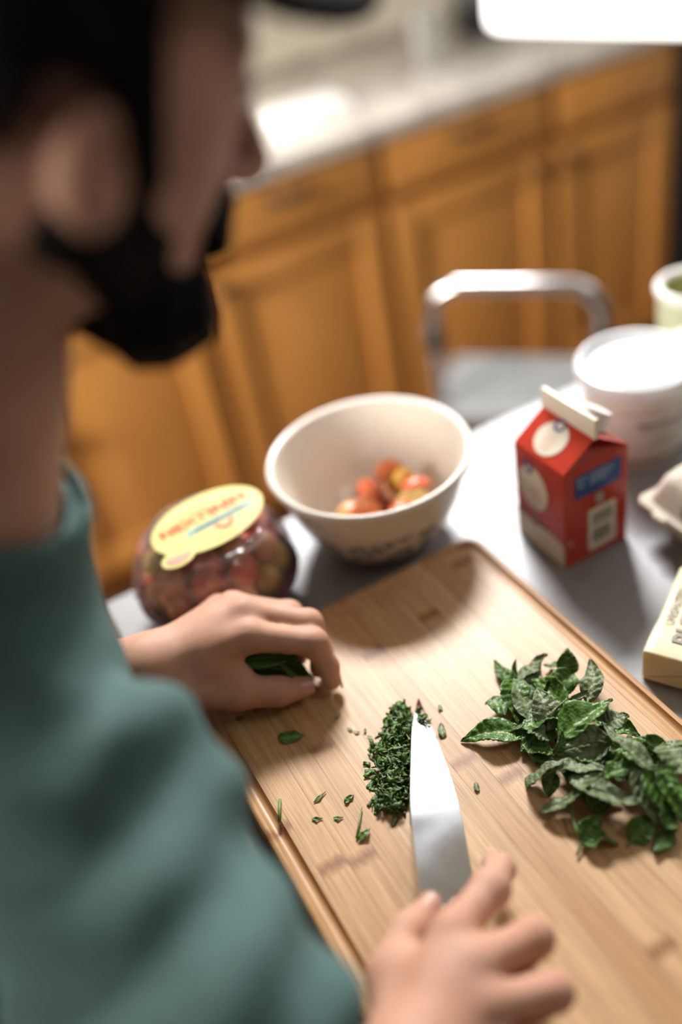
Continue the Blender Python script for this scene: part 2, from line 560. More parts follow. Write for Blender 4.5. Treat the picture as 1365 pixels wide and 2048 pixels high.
M['cup_inside'] = mottled('olive cup inside', (0.36, 0.36, 0.16), (0.42, 0.42, 0.2), 15, 0.4)
M['pale_yellow'] = mottled('pale yellow plastic', (0.76, 0.68, 0.30), (0.80, 0.73, 0.40), 15, 0.35)
M['glass'] = pmat('clear tumbler glass', (0.9, 0.93, 0.93), 0.05, Transmission_Weight=0.85, IOR=1.45)
def glow(name, col, s):
    m = pmat(name, (0.9, 0.9, 0.9), 0.5)
    bsdf(m).inputs['Emission Color'].default_value = (*col, 1)
    bsdf(m).inputs['Emission Strength'].default_value = s
    return m
M['lamp_glow'] = glow('lit white lamp shade', (1.0, 0.98, 0.96), 1.6)

# ================================================================== the room
FZ = -T
def structure(o):
    o['kind'] = 'structure'
    return o
structure(MB().box((-3.0, -2.5, FZ-0.05), (3.6, 2.50, FZ)).build('floor', M['floor']))
structure(MB().box((-3.0, 2.45, FZ), (3.6, 2.55, 1.7)).build('wall_back', M['wall']))
structure(MB().box((-3.0, -2.5, 1.55), (3.6, 2.55, 1.60)).build('ceiling', M['ceiling']))
wr_ = MB()
for a_, b_ in (((2.80, -2.5, FZ), (2.90, 0.98, 1.55)), ((2.80, 2.26, FZ), (2.90, 2.45, 1.55)), ((2.80, 0.98, FZ), (2.90, 2.26, 0.42)), ((2.80, 0.98, 1.52), (2.90, 2.26, 1.55))):
    wr_.box(a_, b_)
structure(wr_.build('wall_right', M['wall']))
wn = structure(MB().box((2.79, 0.96, 0.40), (2.90, 1.02, 1.54)).box((2.79, 2.22, 0.40), (2.90, 2.28, 1.54)).box((2.79, 1.02, 0.40), (2.90, 2.22, 0.46)).box((2.79, 1.02, 1.48), (2.90, 2.22, 1.54)).build('added_window_1', M['white_plastic']))  # unseen window, put in and sized for its reflection in the blade
MB().box((2.83, 1.60, 0.46), (2.87, 1.64, 1.48)).build('added_window_bar', M['white_plastic'], wn)
MB().box((2.848, 1.02, 0.46), (2.852, 2.22, 1.48)).build('added_window_pane', M['glass'], wn)
# backsplash: small square tiles on the wall above the worktop
bs = structure(MB().box((-0.45, 2.435, 0.0), (2.6, 2.451, 0.46)).build('trim_1', M['wall']))
_tile = None
for i in range(20):
    for j in range(3):
        x0, z0 = -0.43 + i*0.150, 0.004 + j*0.152
        if _tile is None:
            _tile = MB().box((0, 0, 0), (0.146, 0.009, 0.148), bev=0.0015).build('tile', M['tile'], bs, loc=(x0, 2.428, z0))
        else:
            c = _tile.copy(); COL.objects.link(c); c.parent = bs; c.location = (x0, 2.428, z0)

# ------------------------------------------------------------------ kitchen cabinets
CY = 1.83                      # front plane of the cabinet boxes
def frame_panel(x0, x1, z0, z1, y, rail, name, parent, panel=True):
    """a framed cabinet door or a plain drawer front standing 19 mm proud of y"""
    b = MB()
    if not panel:
        b.box((x0, y-0.019, z0), (x1, y, z1), bev=0.004)
        return b.build(name, M['oak'], parent, smooth=35)
    for a, c in (((x0, z0), (x0+rail, z1)), ((x1-rail, z0), (x1, z1)),
                 ((x0+rail, z0), (x1-rail, z0+rail)), ((x0+rail, z1-rail), (x1-rail, z1))):
        b.box((a[0], y-0.019, a[1]), (c[0], y, c[1]), bev=0.003)
    d = b.build(name, M['oak'], parent, smooth=35)
    p = MB().box((x0+rail-0.002, y-0.009, z0+rail-0.002), (x1-rail+0.002, y-0.002, z1-rail+0.002), bev=0.002)
    p.build('door_panel', M['oak'], d, smooth=35)
    return d

def knob(x, y, z, parent, big=1.0):
    b = MB()
    n = 20
    prof = [(0.0001, 0.0), (0.007, 0.0), (0.006, 0.010), (0.015*big, 0.018), (0.017*big, 0.024), (0.012*big, 0.030), (0.0001, 0.031)]
    b.lathe(prof, n)
    b.v = [(vx + x, y - vz, vy + z) for vx, vy, vz in b.v]
    return b.build('knob', M['bronze'], parent, smooth=True)

def pull(x, y, z, parent, w=0.075):
    b = MB()
    b.tube([(x-w/2, y, z), (x-w/2, y-0.024, z-0.002), (x-w/4, y-0.030, z-0.004), (x+w/4, y-0.030, z-0.004),
            (x+w/2, y-0.024, z-0.002), (x+w/2, y, z)], 0.0075, 10)
    return b.build('pull', M['bronze'], parent, smooth=True)

def cabinet(x0, x1, label, knob_at=None, drawer_pull=False, knob_z=-0.222, big=1.0):
    e = empty('base_cabinet', (0, 0, FZ), label, 'cabinet', 'oak base cabinets along the back wall')
    z = T
    MB().box((x0, CY, 0.10), (x1, 2.43, 0.87)).box((x0+0.002, CY+0.07, 0.0), (x1-0.002, 2.42, 0.10)).build('body', M['oak_dark'], e)
    g = 0.017
    df = frame_panel(x0+g, x1-g, z-0.158, z-0.048, CY, 0, 'drawer', e, panel=False)
    if drawer_pull:
        pull((x0+x1)/2, CY-0.019, z-0.075, df)
    d = frame_panel(x0+g, x1-g, 0.135, z-0.190, CY, 0.058, 'door', e)
    if knob_at:
        kx = x0+g+0.030 if knob_at == 'l' else x1-g-0.030
        knob(kx, CY-0.019, z+knob_z, d, big)
    return e
cabinet(-0.40, 0.055, 'oak base cabinet at the far end of the run, mostly hidden behind the person')
cabinet(0.055, 0.50, 'oak base cabinet with a large dark knob beside the shirt collar', 'l', knob_z=-0.412, big=1.35)
cabinet(0.50, 0.95, 'oak base cabinet with a recessed-panel door directly behind the white bowl', 'l', drawer_pull=True)
cabinet(0.95, 1.40, 'oak base cabinet with a dark drawer pull, behind the chrome stool handle', 'r', drawer_pull=True)
cabinet(1.40, 1.775, 'oak base cabinet in shade next to the black appliance', 'l')

ct = empty('countertop', (0, 0, -0.04), 'speckled granite countertop on the oak cabinets', 'countertop')
MB().box((-0.42, CY-0.030, 0.0), (1.775, 2.44, 0.04), bev=0.006).build('slab', M['granite'], ct, smooth=40)

# black appliance at the end of the run
ap = empty('black_appliance', (0, 0, FZ), 'tall black appliance front at the end of the oak cabinets', 'appliance')
MB().box((1.782, CY-0.01, 0.0), (2.40, 2.43, 0.905), bev=0.006).build('body', M['black_enamel'], ap, smooth=40)
MB().box((1.80, CY-0.035, 0.16), (2.38, CY-0.01, 0.72), bev=0.006).build('door', M['black_enamel'], ap, smooth=40)
MB().tube([(1.84, CY-0.035, 0.66), (1.84, CY-0.075, 0.66), (2.34, CY-0.075, 0.66), (2.34, CY-0.035, 0.66)], 0.011, 12).build('handle', M['chrome'], ap, smooth=True)

# things on the worktop
tb = empty('tumbler', (1.27, 2.10, 0.0), 'small clear glass tumbler on the granite countertop', 'glass')
MB().lathe([(0.0001, 0.004), (0.030, 0.004), (0.036, 0.105), (0.038, 0.105), (0.033, 0.0), (0.0001, 0.0)], 32).build('wall', M['glass'], tb, smooth=40)
kb = empty('dark_canister', (1.50, 2.20, 0.0), 'dark canister standing at the back of the granite countertop', 'canister')
MB().lathe([(0.0001, 0.0), (0.070, 0.0), (0.075, 0.008), (0.075, 0.15), (0.070, 0.157), (0.0001, 0.157)], 32).build('body', M['black_plastic'], kb, smooth=40)
MB().lathe([(0.0001, 0.157), (0.066, 0.157), (0.064, 0.172), (0.015, 0.178), (0.012, 0.195), (0.0001, 0.197)], 32).build('lid', M['bronze'], kb, smooth=40)
sp = empty('counter_highlight', (0.86, 1.97, 0.0), 'white slabs standing in for a bright highlight on the granite countertop', 'highlight')  # pale slabs put in to paint the counter's bright reflection
for k in range(3):
    MB().box((-0.10+0.004*k, -0.07+0.003*k, 0.010*k), (0.10-0.003*k, 0.07-0.005*k, 0.010*k+0.0095), bev=0.004).build('fold', M['white_plastic'], sp, smooth=40)  # one layer of the painted highlight, no real cloth

# lit hanging lamp at the top right
lp = empty('pendant_lamp', (1.259, 1.242, 0.178), 'overexposed white hanging lamp shade at the top edge of the picture', 'lamp', rz=math.radians(-70))
def rrect(hx, hy, r, n=8):
    o = []
    for cx, cy, a0 in ((hx-r, hy-r, 0), (-hx+r, hy-r, 90), (-hx+r, -hy+r, 180), (hx-r, -hy+r, 270)):
        for i in range(n+1):
            a = math.radians(a0 + 90*i/n)
            o.append((cx + r*math.cos(a), cy + r*math.sin(a)))
    return o
o2 = MB().prism(rrect(0.36, 0.11, 0.05), (0, 0, 0), (1, 0, 0), (0, 1, 0), (0, 0, 1), 0.16).build('lamp_shade', M['lamp_glow'], lp, smooth=40)
md = o2.modifiers.new('edge', 'BEVEL'); md.width = 0.018; md.segments = 4; md.limit_method = 'ANGLE'; md.angle_limit = math.radians(50)
MB().tube([(0, 0, 0.16), (0, 0, 1.2)], 0.005, 8).build('cord', M['black_plastic'], lp, smooth=True)

cl = empty('ceiling_light', (0.95, 1.85, 1.55), 'flat white ceiling light panel over the oak cabinets', 'lamp')
MB().box((-0.40, -0.33, -0.030), (0.40, 0.33, 0.0), bev=0.006).build('housing', M['white_plastic'], cl, smooth=40)
cl2 = empty('ceiling_light', (1.05, -0.15, 1.55), 'flat white ceiling light panel over the steel table', 'lamp')
MB().box((-0.36, -0.28, -0.030), (0.36, 0.28, 0.0), bev=0.006).build('housing', M['white_plastic'], cl2, smooth=40)
# ------------------------------------------------------------------ step stool
st_e = Vector((0.690, -0.724, 0)); st_n = Vector((0.724, 0.690, 0))
stc = Vector((0.817, 1.168, FZ))
ss = empty('step_stool', stc, 'folding step stool with a chrome hoop handle behind the table', 'stool', rz=math.atan2(st_e.y, st_e.x))
def hoop(hw, z0, z1, y, r, n=9):
    pts = [(-hw, y, z0), (-hw, y, z1-r)]
    for i in range(1, n+1):
        a = math.pi - (math.pi/2)*i/n
        pts.append((-hw + r + r*math.cos(a), y, z1-r + r*math.sin(a)))
    for i in range(1, n+1):
        a = math.pi/2 - (math.pi/2)*i/n
        pts.append((hw - r + r*math.cos(a), y, z1-r + r*math.sin(a)))
    pts.append((hw, y, z0))
    return pts
MB().tube(hoop(0.138, 0.0, 0.815, 0.0, 0.055), 0.0125, 12).build('handle', M['chrome'], ss, smooth=True)
for s in (-1, 1):
    MB().tube([(s*0.138, 0.0, 0.70), (s*0.138, 0.0, 0.742)], 0.0165, 12).build('joint', M['black_plastic'], ss, smooth=True)
    MB().tube([(s*0.130, 0.02, 0.58), (s*0.135, 0.30, 0.012)], 0.011, 10).build('leg', M['chrome'], ss, smooth=True)
    MB().tube([(s*0.138, 0.0, 0.0), (s*0.138, 0.0, 0.02)], 0.016, 10).build('foot', M['black_plastic'], ss, smooth=True)
tr = MB().box((-0.150, -0.03, 0.565), (0.150, 0.165, 0.592), bev=0.008).build('step', M['tread'], ss, smooth=40)
for k in range(9):
    MB().box((-0.135, -0.014+0.0195*k, 0.592), (0.135, -0.004+0.0195*k, 0.5955)).build('ridge', M['tread'], tr)
tr2 = MB().box((-0.150, 0.10, 0.29), (0.150, 0.29, 0.315), bev=0.008).build('step', M['tread'], ss, smooth=40)

# ------------------------------------------------------------------ steel table
tbl = empty('prep_table', (0, 0, FZ), 'stainless steel prep table holding the cutting board and food', 'table')
o2 = MB().box((0.030, -0.62, T-0.038), (1.25, 0.760, T)).build('table_top', M['steel'], tbl)
md = o2.modifiers.new('edge', 'BEVEL'); md.width = 0.004; md.segments = 3
for (x, y) in ((0.08, -0.56), (1.19, -0.56), (0.08, 0.70), (1.19, 0.70)):
    MB().tube([(x, y, 0.0), (x, y, T-0.038)], 0.02, 16).build('leg', M['steel'], tbl, smooth=True)
MB().box((0.07, -0.57, 0.22), (1.20, 0.71, 0.245), bev=0.004).build('shelf', M['steel'], tbl, smooth=40)

# ================================================================== cutting board
BT = 0.019
BX0, BX1, BY0, BY1 = 0.0550, 0.3575, 0.142, 0.599
cb = empty('cutting_board', (0, 0, 0), 'bamboo cutting board with a juice groove on the steel table', 'cutting board')
def rr_d(x, y, inset, r):
    hx, hy = (BX1-BX0)/2 - inset, (BY1-BY0)/2 - inset
    qx, qy = abs(x - (BX0+BX1)/2) - hx + r, abs(y - (BY0+BY1)/2) - hy + r
    return math.hypot(max(qx, 0), max(qy, 0)) + min(max(qx, qy), 0) - r
def board_h(x, y):
    d = abs(rr_d(x, y, 0.0105, 0.010))
    z = BT
    w = 0.0048
    if d < w:
        z -= 0.0042*math.sqrt(max(0, 1-(d/w)**2))
    e = rr_d(x, y, 0.0, 0.016)
    rad = 0.004
    if e > -rad:
        t = min(1.0, (e+rad)/rad)
        z -= rad*(1-math.sqrt(max(0, 1-t*t)))
    return z
def board_xlim(y):
    r = 0.016
    for yy, s in ((BY0, 1), (BY1, -1)):
        q = r - s*(y-yy)
        if q > 0:
            return r - math.sqrt(max(0, r*r-q*q))
    return 0.0
NS = 15
sw = (BX1-BX0)/NS
def lin(a, b, n):
    return [a + (b-a)*i/n for i in range(n+1)]
ends = [0, .0006, .0015, .0028, .004, .0052, .0060, .0068, .0080, .0095, .0105, .0115, .0130, .0142, .0150, .0158, .0166, .02]
ys = [BY0+e for e in ends] + lin(BY0+0.03, BY1-0.03, 16) + [BY1-e for e in reversed(ends)]
node_pos = {0: 0.417, 1: 0.371, 2: 0.364, 3: 0.463, 7: 0.390, 8: 0.360, 10: 0.532, 13: 0.570}
node_b = {7: 0.523, 4: 0.23, 8: 0.209, 11: 0.215, 2: 0.53, 12: 0.33}
for k in range(NS):
    xa, xb = BX0 + k*sw, BX0 + (k+1)*sw
    edge = k in (0, NS-1)
    xs = lin(xa + (0.0 if k == 0 else 0.00008), xb - (0.0 if k == NS-1 else 0.00008), 36 if edge else 3)
    b = MB()
    nx, ny = len(xs), len(ys)
    vs, fs = [], []
    def P(i, j):
        x, y = xs[i], ys[j]
        lim = board_xlim(y)
        x = min(max(x, BX0+lim), BX1-lim)
        return x, y
    for i in range(nx):
        for j in range(ny):
            x, y = P(i, j)
            vs.append((x, y, board_h(x, y)))
    for i in range(nx-1):
        for j in range(ny-1):
            fs.append((i*ny+j, (i+1)*ny+j, (i+1)*ny+j+1, i*ny+j+1))
    # underside and walls
    base = len(vs)
    ring = [(i, 0) for i in range(nx)] + [(nx-1, j) for j in range(1, ny)] + [(i, ny-1) for i in range(nx-2, -1, -1)] + [(0, j) for j in range(ny-2, 0, -1)]
    for (i, j) in ring:
        x, y = P(i, j)
        vs.append((x, y, 0.0006))
    m_ = len(ring)
    for q in range(m_):
        a, c = ring[q], ring[(q+1) % m_]
        fs.append((a[0]*ny+a[1], base+q, base+(q+1) % m_, c[0]*ny+c[1]))
    fs.append(tuple(base+q for q in range(m_-1, -1, -1)))
    b.add(vs, fs)
    o2 = b.build('bamboo_strip', M['bamboo'], cb, smooth=55)
    o2['strip_seed'] = random.Random(100+k*7).random()
    o2['node_a'] = float(node_pos.get(k, -5.0))
    o2['node_b'] = float(node_b.get(k, -5.0))

# ================================================================== mixing bowl
bc = (0.301, 0.676)
bw = empty('mixing_bowl', (bc[0], bc[1], 0.0), 'cream mixing bowl with a blue printed band, holding cut tomatoes', 'bowl')
outer = [(0.0001, 0.004), (0.040, 0.004), (0.043, 0.0), (0.048, 0.001), (0.060, 0.011), (0.072, 0.029), (0.081, 0.050), (0.0875, 0.072), (0.091, 0.086)]
rim = [(0.091, 0.086), (0.0955, 0.0895), (0.0972, 0.0935), (0.0960, 0.0970), (0.0930, 0.0975), (0.0900, 0.0950)]
inner = [(0.0900, 0.0950), (0.0845, 0.073), (0.0775, 0.050), (0.068, 0.030), (0.055, 0.014), (0.040, 0.0075), (0.0001, 0.0065)]
MB().lathe(outer, 72).build('bowl_wall', M['opal_print'], bw, smooth=True)
MB().lathe(rim, 72).build('rim', M['opal'], bw, smooth=True)
MB().lathe(inner, 72).build('bowl_inside', M['opal'], bw, smooth=True)

def tomato_half(name, c, r, l, skin, flesh, axis, label, group):
    """half a small tomato: rounded skin below the cut, a slightly domed cut face"""
    b = MB()
    n = 20
    vs, fs = [], []
    rings = 7
    for i in range(rings):
        a = (math.pi/2)*i/rings
        for k in range(n):
            t = 2*math.pi*k/n
            vs.append((l*math.cos(a)*math.cos(t), r*math.cos(a)*math.sin(t), -r*math.sin(a)))
    for i in range(rings-1):
        for k in range(n):
            fs.append((i*n+k, (i+1)*n+k, (i+1)*n+(k+1) % n, i*n+(k+1) % n))
    vs.append((0, 0, -r)); q = len(vs)-1
    fs += [((rings-1)*n+k, q, (rings-1)*n+(k+1) % n) for k in range(n)]
    b.add(vs, fs, 0)
    vs = [(l*math.cos(2*math.pi*k/n), r*math.sin(2*math.pi*k/n), 0) for k in range(n)]
    vs += [(0.86*l*math.cos(2*math.pi*k/n), 0.84*r*math.sin(2*math.pi*k/n), 0.0008) for k in range(n)]
    vs += [(0.5*l*math.cos(2*math.pi*k/n), 0.45*r*math.sin(2*math.pi*k/n), -0.0006) for k in range(n)]
    fs = [(k, (k+1) % n, n+(k+1) % n, n+k) for k in range(n)] + [(n+k, n+(k+1) % n, 2*n+(k+1) % n, 2*n+k) for k in range(n)]
    fs.append(tuple(2*n+k for k in range(n)))
    b2 = MB().add(vs, fs)
    e = empty(name, c, label, 'tomato', group)
    e.rotation_euler = axis
    b.build('skin', M[skin], e, smooth=True)
    b2.build('cut_face', M[flesh], e, smooth=50)
    return e
g = 'cut tomatoes in the bowl'
halves = [
 # x, y, z above table, r, l, skin, flesh, rotation, label
 (-0.024, -0.020, 0.036, 0.0140, 0.016, 'tom_yellow', 'flesh_yellow', (1.2, 0.1, 0.6), 'yellow tomato piece lying alone at the edge of the bowl heap'),
 (0.002, -0.034, 0.034, 0.0110, 0.016, 'tom_yellow', 'flesh_yellow', (0.5, 0.2, -0.35), 'yellow tomato half lowest in the bowl heap'),
 (0.000, -0.014, 0.032, 0.0135, 0.015, 'tom_red', 'flesh_red', (1.15, -0.1, -0.2), 'bright red tomato half leaning beside the yellow pieces in the bowl'),
 (0.013, -0.010, 0.037, 0.0145, 0.0150, 'tom_red', 'flesh_red', (1.1, 0.3, 0.1), 'red tomato half at the middle of the bowl heap'),
 (0.018, 0.008, 0.040, 0.012, 0.013, 'tom_red', 'flesh_red', (0.6, 0.5, 0.3), 'small red tomato half behind the middle of the bowl heap'),
 (0.040, 0.010, 0.046, 0.0125, 0.014, 'tom_red', 'flesh_red', (1.2, 0.2, -0.2), 'red tomato half on top of the bowl heap'),
 (0.031, -0.007, 0.040, 0.0115, 0.016, 'tom_dark', 'flesh_dark', (0.9, 0.4, 0.9), 'dark brownish tomato half in the bowl'),
 (0.050, 0.000, 0.036, 0.013, 0.016, 'tom_yellow', 'flesh_yellow', (1.3, 0.5, 0.5), 'yellow tomato half on the upper right of the bowl heap'),
 (0.052, -0.014, 0.034, 0.0115, 0.0155, 'tom_red', 'flesh_red', (2.2, 0.2, 0.0), 'red tomato half lying skin up at the right of the heap'),
 (0.041, -0.025, 0.034, 0.0115, 0.017, 'tom_yellow', 'flesh_yellow', (0.7, 0.0, 0.1), 'pale yellow tomato half under the red one at the right'),
 (0.027, -0.030, 0.030, 0.0115, 0.015, 'tom_red', 'flesh_red', (2.0, 0.2, 0.3), 'deep red tomato half low between two yellow halves'),
 (-0.006, 0.004, 0.024, 0.0125, 0.015, 'tom_orange', 'flesh_red', (2.3, 0.2, 0.6), 'orange red tomato half hidden at the back of the heap'),
 (0.018, -0.022, 0.018, 0.0115, 0.015, 'tom_red', 'flesh_red', (2.6, 0.2, 0.3), 'tomato half buried under the bowl heap'),
]
for (x, y, z, r, l, s, f, ro, lab) in halves:
    tomato_half('tomato_half', (bc[0]-0.019+x*1.12, bc[1]+0.004+y*1.1, z+0.005), r*1.12, l*1.12, s, f, ro, lab, g)

# ================================================================== tomato package
pc = (0.133, 0.680)
pk = empty('tomato_package', (pc[0], pc[1], 0.0), 'plastic-wrapped tomato punnet with a yellow oval label and purple tray', 'package')
MB().lathe([(0.0001, 0.002), (0.050, 0.002), (0.053, 0.0), (0.061, 0.012), (0.069, 0.034), (0.073, 0.037), (0.0750, 0.034), (0.0760, 0.038), (0.0735, 0.041),
            (0.067, 0.036), (0.057, 0.013), (0.050, 0.006), (0.0001, 0.005)], 48).build('tray', M['tray'], pk, smooth=40)
b = MB()
nseg = 72
prof = [(0.0735, 0.036), (0.0745, 0.044), (0.0730, 0.054), (0.069, 0.066), (0.064, 0.079), (0.059, 0.088), (0.052, 0.0935), (0.030, 0.095), (0.0001, 0.0955)]
vs, fs = [], []
for i in range(nseg):
    a = 2*math.pi*i/nseg
    for q, (r, z) in enumerate(prof):
        w = math.sin(a*9 + 0.6*q)*0.0022 + math.sin(a*17 + 1.7*q)*0.0012 + math.sin(a*31 - 2.2*q)*0.0006
        k = 1.0 if 0 < q < 6 else (0.3 if q == 6 else 0.0)
        vs.append(((r+w*k)*math.cos(a), (r+w*k)*math.sin(a), z))
kq = len(prof)
for i in range(nseg):
    j = (i+1) % nseg
    for q in range(kq-1):
        fs.append((i*kq+q, j*kq+q, j*kq+q+1, i*kq+q+1))
b.add(vs, fs).build('plastic_wrap', M['wrap'], pk, smooth=True)
# label: thin oval card with a small tab, tilted a little
LA = empty('label_holder') if False else None
lo = Vector((0.006, 0.001, 0.0985))
la = Vector((1.0, 0.03, 0.05)).normalized(); lb = Vector((-0.03, 1.0, -0.06)); lb = (lb - la*lb.dot(la)).normalized(); ln = la.cross(lb)
lab = MB().prism(circle(0.0425, 48, rx=0.0530), lo, la, lb, ln, 0.0006).build('label', M['label_yellow'], pk)
MB().prism(circle(0.0125, 24, rx=0.0155), lo + la*-0.041 + lb*-0.031 - ln*0.0001, la, lb, ln, 0.0010).build('label_tab', M['label_yellow'], lab)
half = [(0.0115*math.cos(a), 0.0085*math.sin(a)) for a in [math.radians(150 + 210*i/16) for i in range(17)]]
MB().prism(half, lo + la*-0.041 + lb*-0.031 + ln*0.0009, la, lb, ln, 0.0004).build('label_print', M['pink_ink'], lab)
lettering('label_print', 'NEXTIREN', 0.0180, lo + la*-0.001 + lb*0.003 + ln*0.0009, la, lb, M['red_ink'], lab, sx=1.0, bold=0.045)
MB().prism([(-0.026, -0.004), (0.038, -0.004), (0.038, 0.0045), (-0.026, 0.0045)], lo + lb*-0.0075 + la*0.003 + ln*0.0006, la, lb, ln, 0.0003).build('label_print', M['teal_ink'], lab)
lettering('label_print', 'CONSTELLATION', 0.0062, lo + la*0.009 + lb*-0.0095 + ln*0.0012, la, lb, M['navy_ink'], lab)
MB().prism([(0.009*math.cos(a), 0.013*math.sin(a)) for a in [math.radians(180+180*i/16) for i in range(17)]], lo + la*0.010 + lb*-0.0125 + ln*0.0006, la, lb, ln, 0.0003).build('label_print', M['red_ink'], lab)
MB().prism([(0.006*math.cos(a), 0.0085*math.sin(a)) for a in [math.radians(180+180*i/16) for i in range(17)]], lo + la*0.010 + lb*-0.0132 + ln*0.0010, la, lb, ln, 0.0003).build('label_print', M['orange_ink'], lab)
for (dx, dy, w) in ((-0.004, 0.0225, 0.030), (0.004, -0.034, 0.022), (0.028, -0.022, 0.008)):
    MB().prism([(-w/2, -0.0014), (w/2, -0.0014), (w/2, 0.0014), (-w/2, 0.0014)], lo + la*dx + lb*dy + ln*0.0006, la, lb, ln, 0.0003).build('label_print', M['green_ink'], lab)
# the tomatoes inside, packed in two layers by a short settling pass
spots = []
r2 = random.Random(21)
for ring, (n, rr, z) in enumerate(((7, 0.0495, 0.0275), (4, 0.022, 0.0215), (12, 0.0560, 0.0475), (7, 0.032, 0.046), (1, 0.0, 0.048), (9, 0.0495, 0.0685), (5, 0.026, 0.069), (1, 0.0, 0.070))):
    for i in range(n):
        a = 2*math.pi*(i + 0.37*ring)/n + 0.2
        spots.append([rr*math.cos(a), rr*math.sin(a), z])
kinds = ['tom_red', 'tom_orange', 'tom_red', 'tom_orange', 'tom_yellow', 'tom_red', 'tom_orange', 'tom_red']
tproto = {}
for i, (x, y, z) in enumerate(spots):
    kname = r2.choice(kinds)
    if x > 0.030 and y < -0.012 and z < 0.06: kname = 'tom_yellow'
    word = {'tom_red': 'red', 'tom_orange': 'orange', 'tom_yellow': 'yellow'}[kname]
    if kname not in tproto:
        b = MB().ico((0, 0, 0), (0.0128, 0.0128, 0.0140), 3, wob=0.05, seed=i)
        o2 = b.build('grape_tomato', M[kname], None, smooth=True)
        tproto[kname] = o2
    else:
        o2 = tproto[kname].copy(); COL.objects.link(o2)
    o2.location = (pc[0]+x, pc[1]+y, z)
    o2.rotation_euler = (r2.uniform(-.8, .8), r2.uniform(-.8, .8), r2.uniform(0, 6))
    tag(o2, f'small {word} tomato packed inside the plastic-wrapped punnet', 'tomato', f'{word} tomatoes in the punnet')

# ================================================================== milk carton
mc = empty('milk_carton', (0.440, 0.557, 0.0), 'red gable-top milk carton with white circles and a screw cap', 'carton')
h, hz, rz_ = 0.035, 0.105, 0.128
vs = [(-h,-h,0),(h,-h,0),(h,h,0),(-h,h,0),(-h,-h,hz),(h,-h,hz),(h,h,hz),(-h,h,hz),(-0.0015,-h,rz_),(0.0015,-h,rz_),(0.0015,h,rz_),(-0.0015,h,rz_),
      (-0.0006,-h+0.022,rz_-0.001),(-0.0006,h-0.022,rz_-0.001)]
fs = [(3,2,1,0),(0,1,5,4),(1,2,6,5),(2,3,7,6),(3,0,4,7),(7,4,8,11),(5,6,10,9),(8,9,10,11),
      (4,5,12),(4,12,8),(5,9,12),(6,7,13),(7,11,13),(6,13,10)]
o2 = MB().add(vs, fs).build('carton_body', M['carton_red'], mc)
md = o2.modifiers.new('edge', 'BEVEL'); md.width = 0.0012; md.segments = 2; md.limit_method = 'ANGLE'
MB().box((-0.0022, -h-0.0005, rz_-0.001), (0.0022, h+0.0005, rz_+0.0185), bev=0.0006).build('top_seal', M['carton_white'], mc, smooth=40)
# screw cap on the slope that faces away
sl = Vector((h-0.0015, 0, hz-rz_)).normalized(); sn = Vector((-sl.z, 0, sl.x))
capc = Vector(((h)/2+0.001, -0.004, (hz+rz_)/2))
q = sn.to_track_quat('Z', 'Y').to_matrix()
b = MB().lathe([(0.0155, 0.0), (0.0155, 0.003), (0.0135, 0.004), (0.0135, 0.015), (0.0125, 0.0165), (0.0001, 0.0165)], 28)
b.v = [tuple(capc + q @ Vector(p)) for p in b.v]
b.build('cap', M['white_plastic'], mc, smooth=40)
# prints on the slope towards -x
sa = Vector((0, -1, 0)); sb = Vector((h-0.0015, 0, rz_-hz)).normalized(); sm = sa.cross(sb)
if sm.x > 0: sm = -sm
so = Vector((-(h+0.0015)/2, 0.002, (hz+rz_)/2)) + sm*0.0003
MB().prism(circle(0.0165, 36, rx=0.0175), so, sa, sb, sm, 0.0003).build('print_circle', M['carton_white'], mc)
def ring_prism(ro, ri, o, ax, ay, az, hgt, mat, parent, name='print_ring', n=28, a0=0, a1=360):
    o, ax, ay, az = Vector(o), Vector(ax), Vector(ay), Vector(az)
    vs, fs = [], []
    for i in range(n+1):
        a = math.radians(a0 + (a1-a0)*i/n)
        for r in (ri, ro):
            vs.append(o + (ax*math.cos(a) + ay*math.sin(a))*r + az*hgt)
    for i in range(n):
        fs.append((2*i, 2*i+1, 2*i+3, 2*i+2))
    return MB().add(vs, fs).build(name, mat, parent)
ring_prism(0.0062, 0.0038, so + sb*0.0135 - sa*0.001, sa, sb, sm, 0.0007, M['carton_blue'], mc, a0=70, a1=400)
for k, w in enumerate((0.010, 0.013, 0.011, 0.008)):
    MB().prism([(-w/2, -0.0011), (w/2, -0.0011), (w/2, 0.0011), (-w/2, 0.0011)], so + sb*(0.003-0.0042*k) + sm*0.0003, sa, sb, sm, 0.0003).build('print_text', M['carton_pale'], mc)
# prints on the face towards -x
fo = Vector((-h-0.0003, 0.0, 0.0)); fa = Vector((0, -1, 0)); fb = Vector((0, 0, 1)); fn = Vector((-1, 0, 0))
MB().prism([(-0.034, 0.001), (0.034, 0.001), (0.034, 0.026), (0.020, 0.029), (0.004, 0.030), (-0.010, 0.028), (-0.022, 0.031), (-0.034, 0.027)], fo, fa, fb, fn, 0.0003).build('print_base', M['carton_white'], mc)
MB().prism(circle(0.0235, 36, rx=0.0205), fo + fb*0.068 - fa*0.008, fa, fb, fn, 0.0003).build('print_circle', M['carton_white'], mc)
ring_prism(0.0070, 0.0036, fo + fb*0.089 - fa*0.014, fa, fb, fn, 0.0007, M['carton_blue'], mc)
for k, w in enumerate((0.012, 0.016, 0.014)):
    MB().prism([(-w/2, -0.0015), (w/2, -0.0015), (w/2, 0.0015), (-w/2, 0.0015)], fo + fb*(0.067-0.0062*k) - fa*0.006 + fn*0.0003, fa, fb, fn, 0.0003).build('print_text', M['carton_pale'], mc)
MB().prism([(-0.0015, 0), (0.0015, 0), (0.0025, 0.024), (-0.0005, 0.024)], fo + fb*0.025 - fa*0.006, fa, fb, fn, 0.0004).build('print_pour', M['ink_grey'], mc)
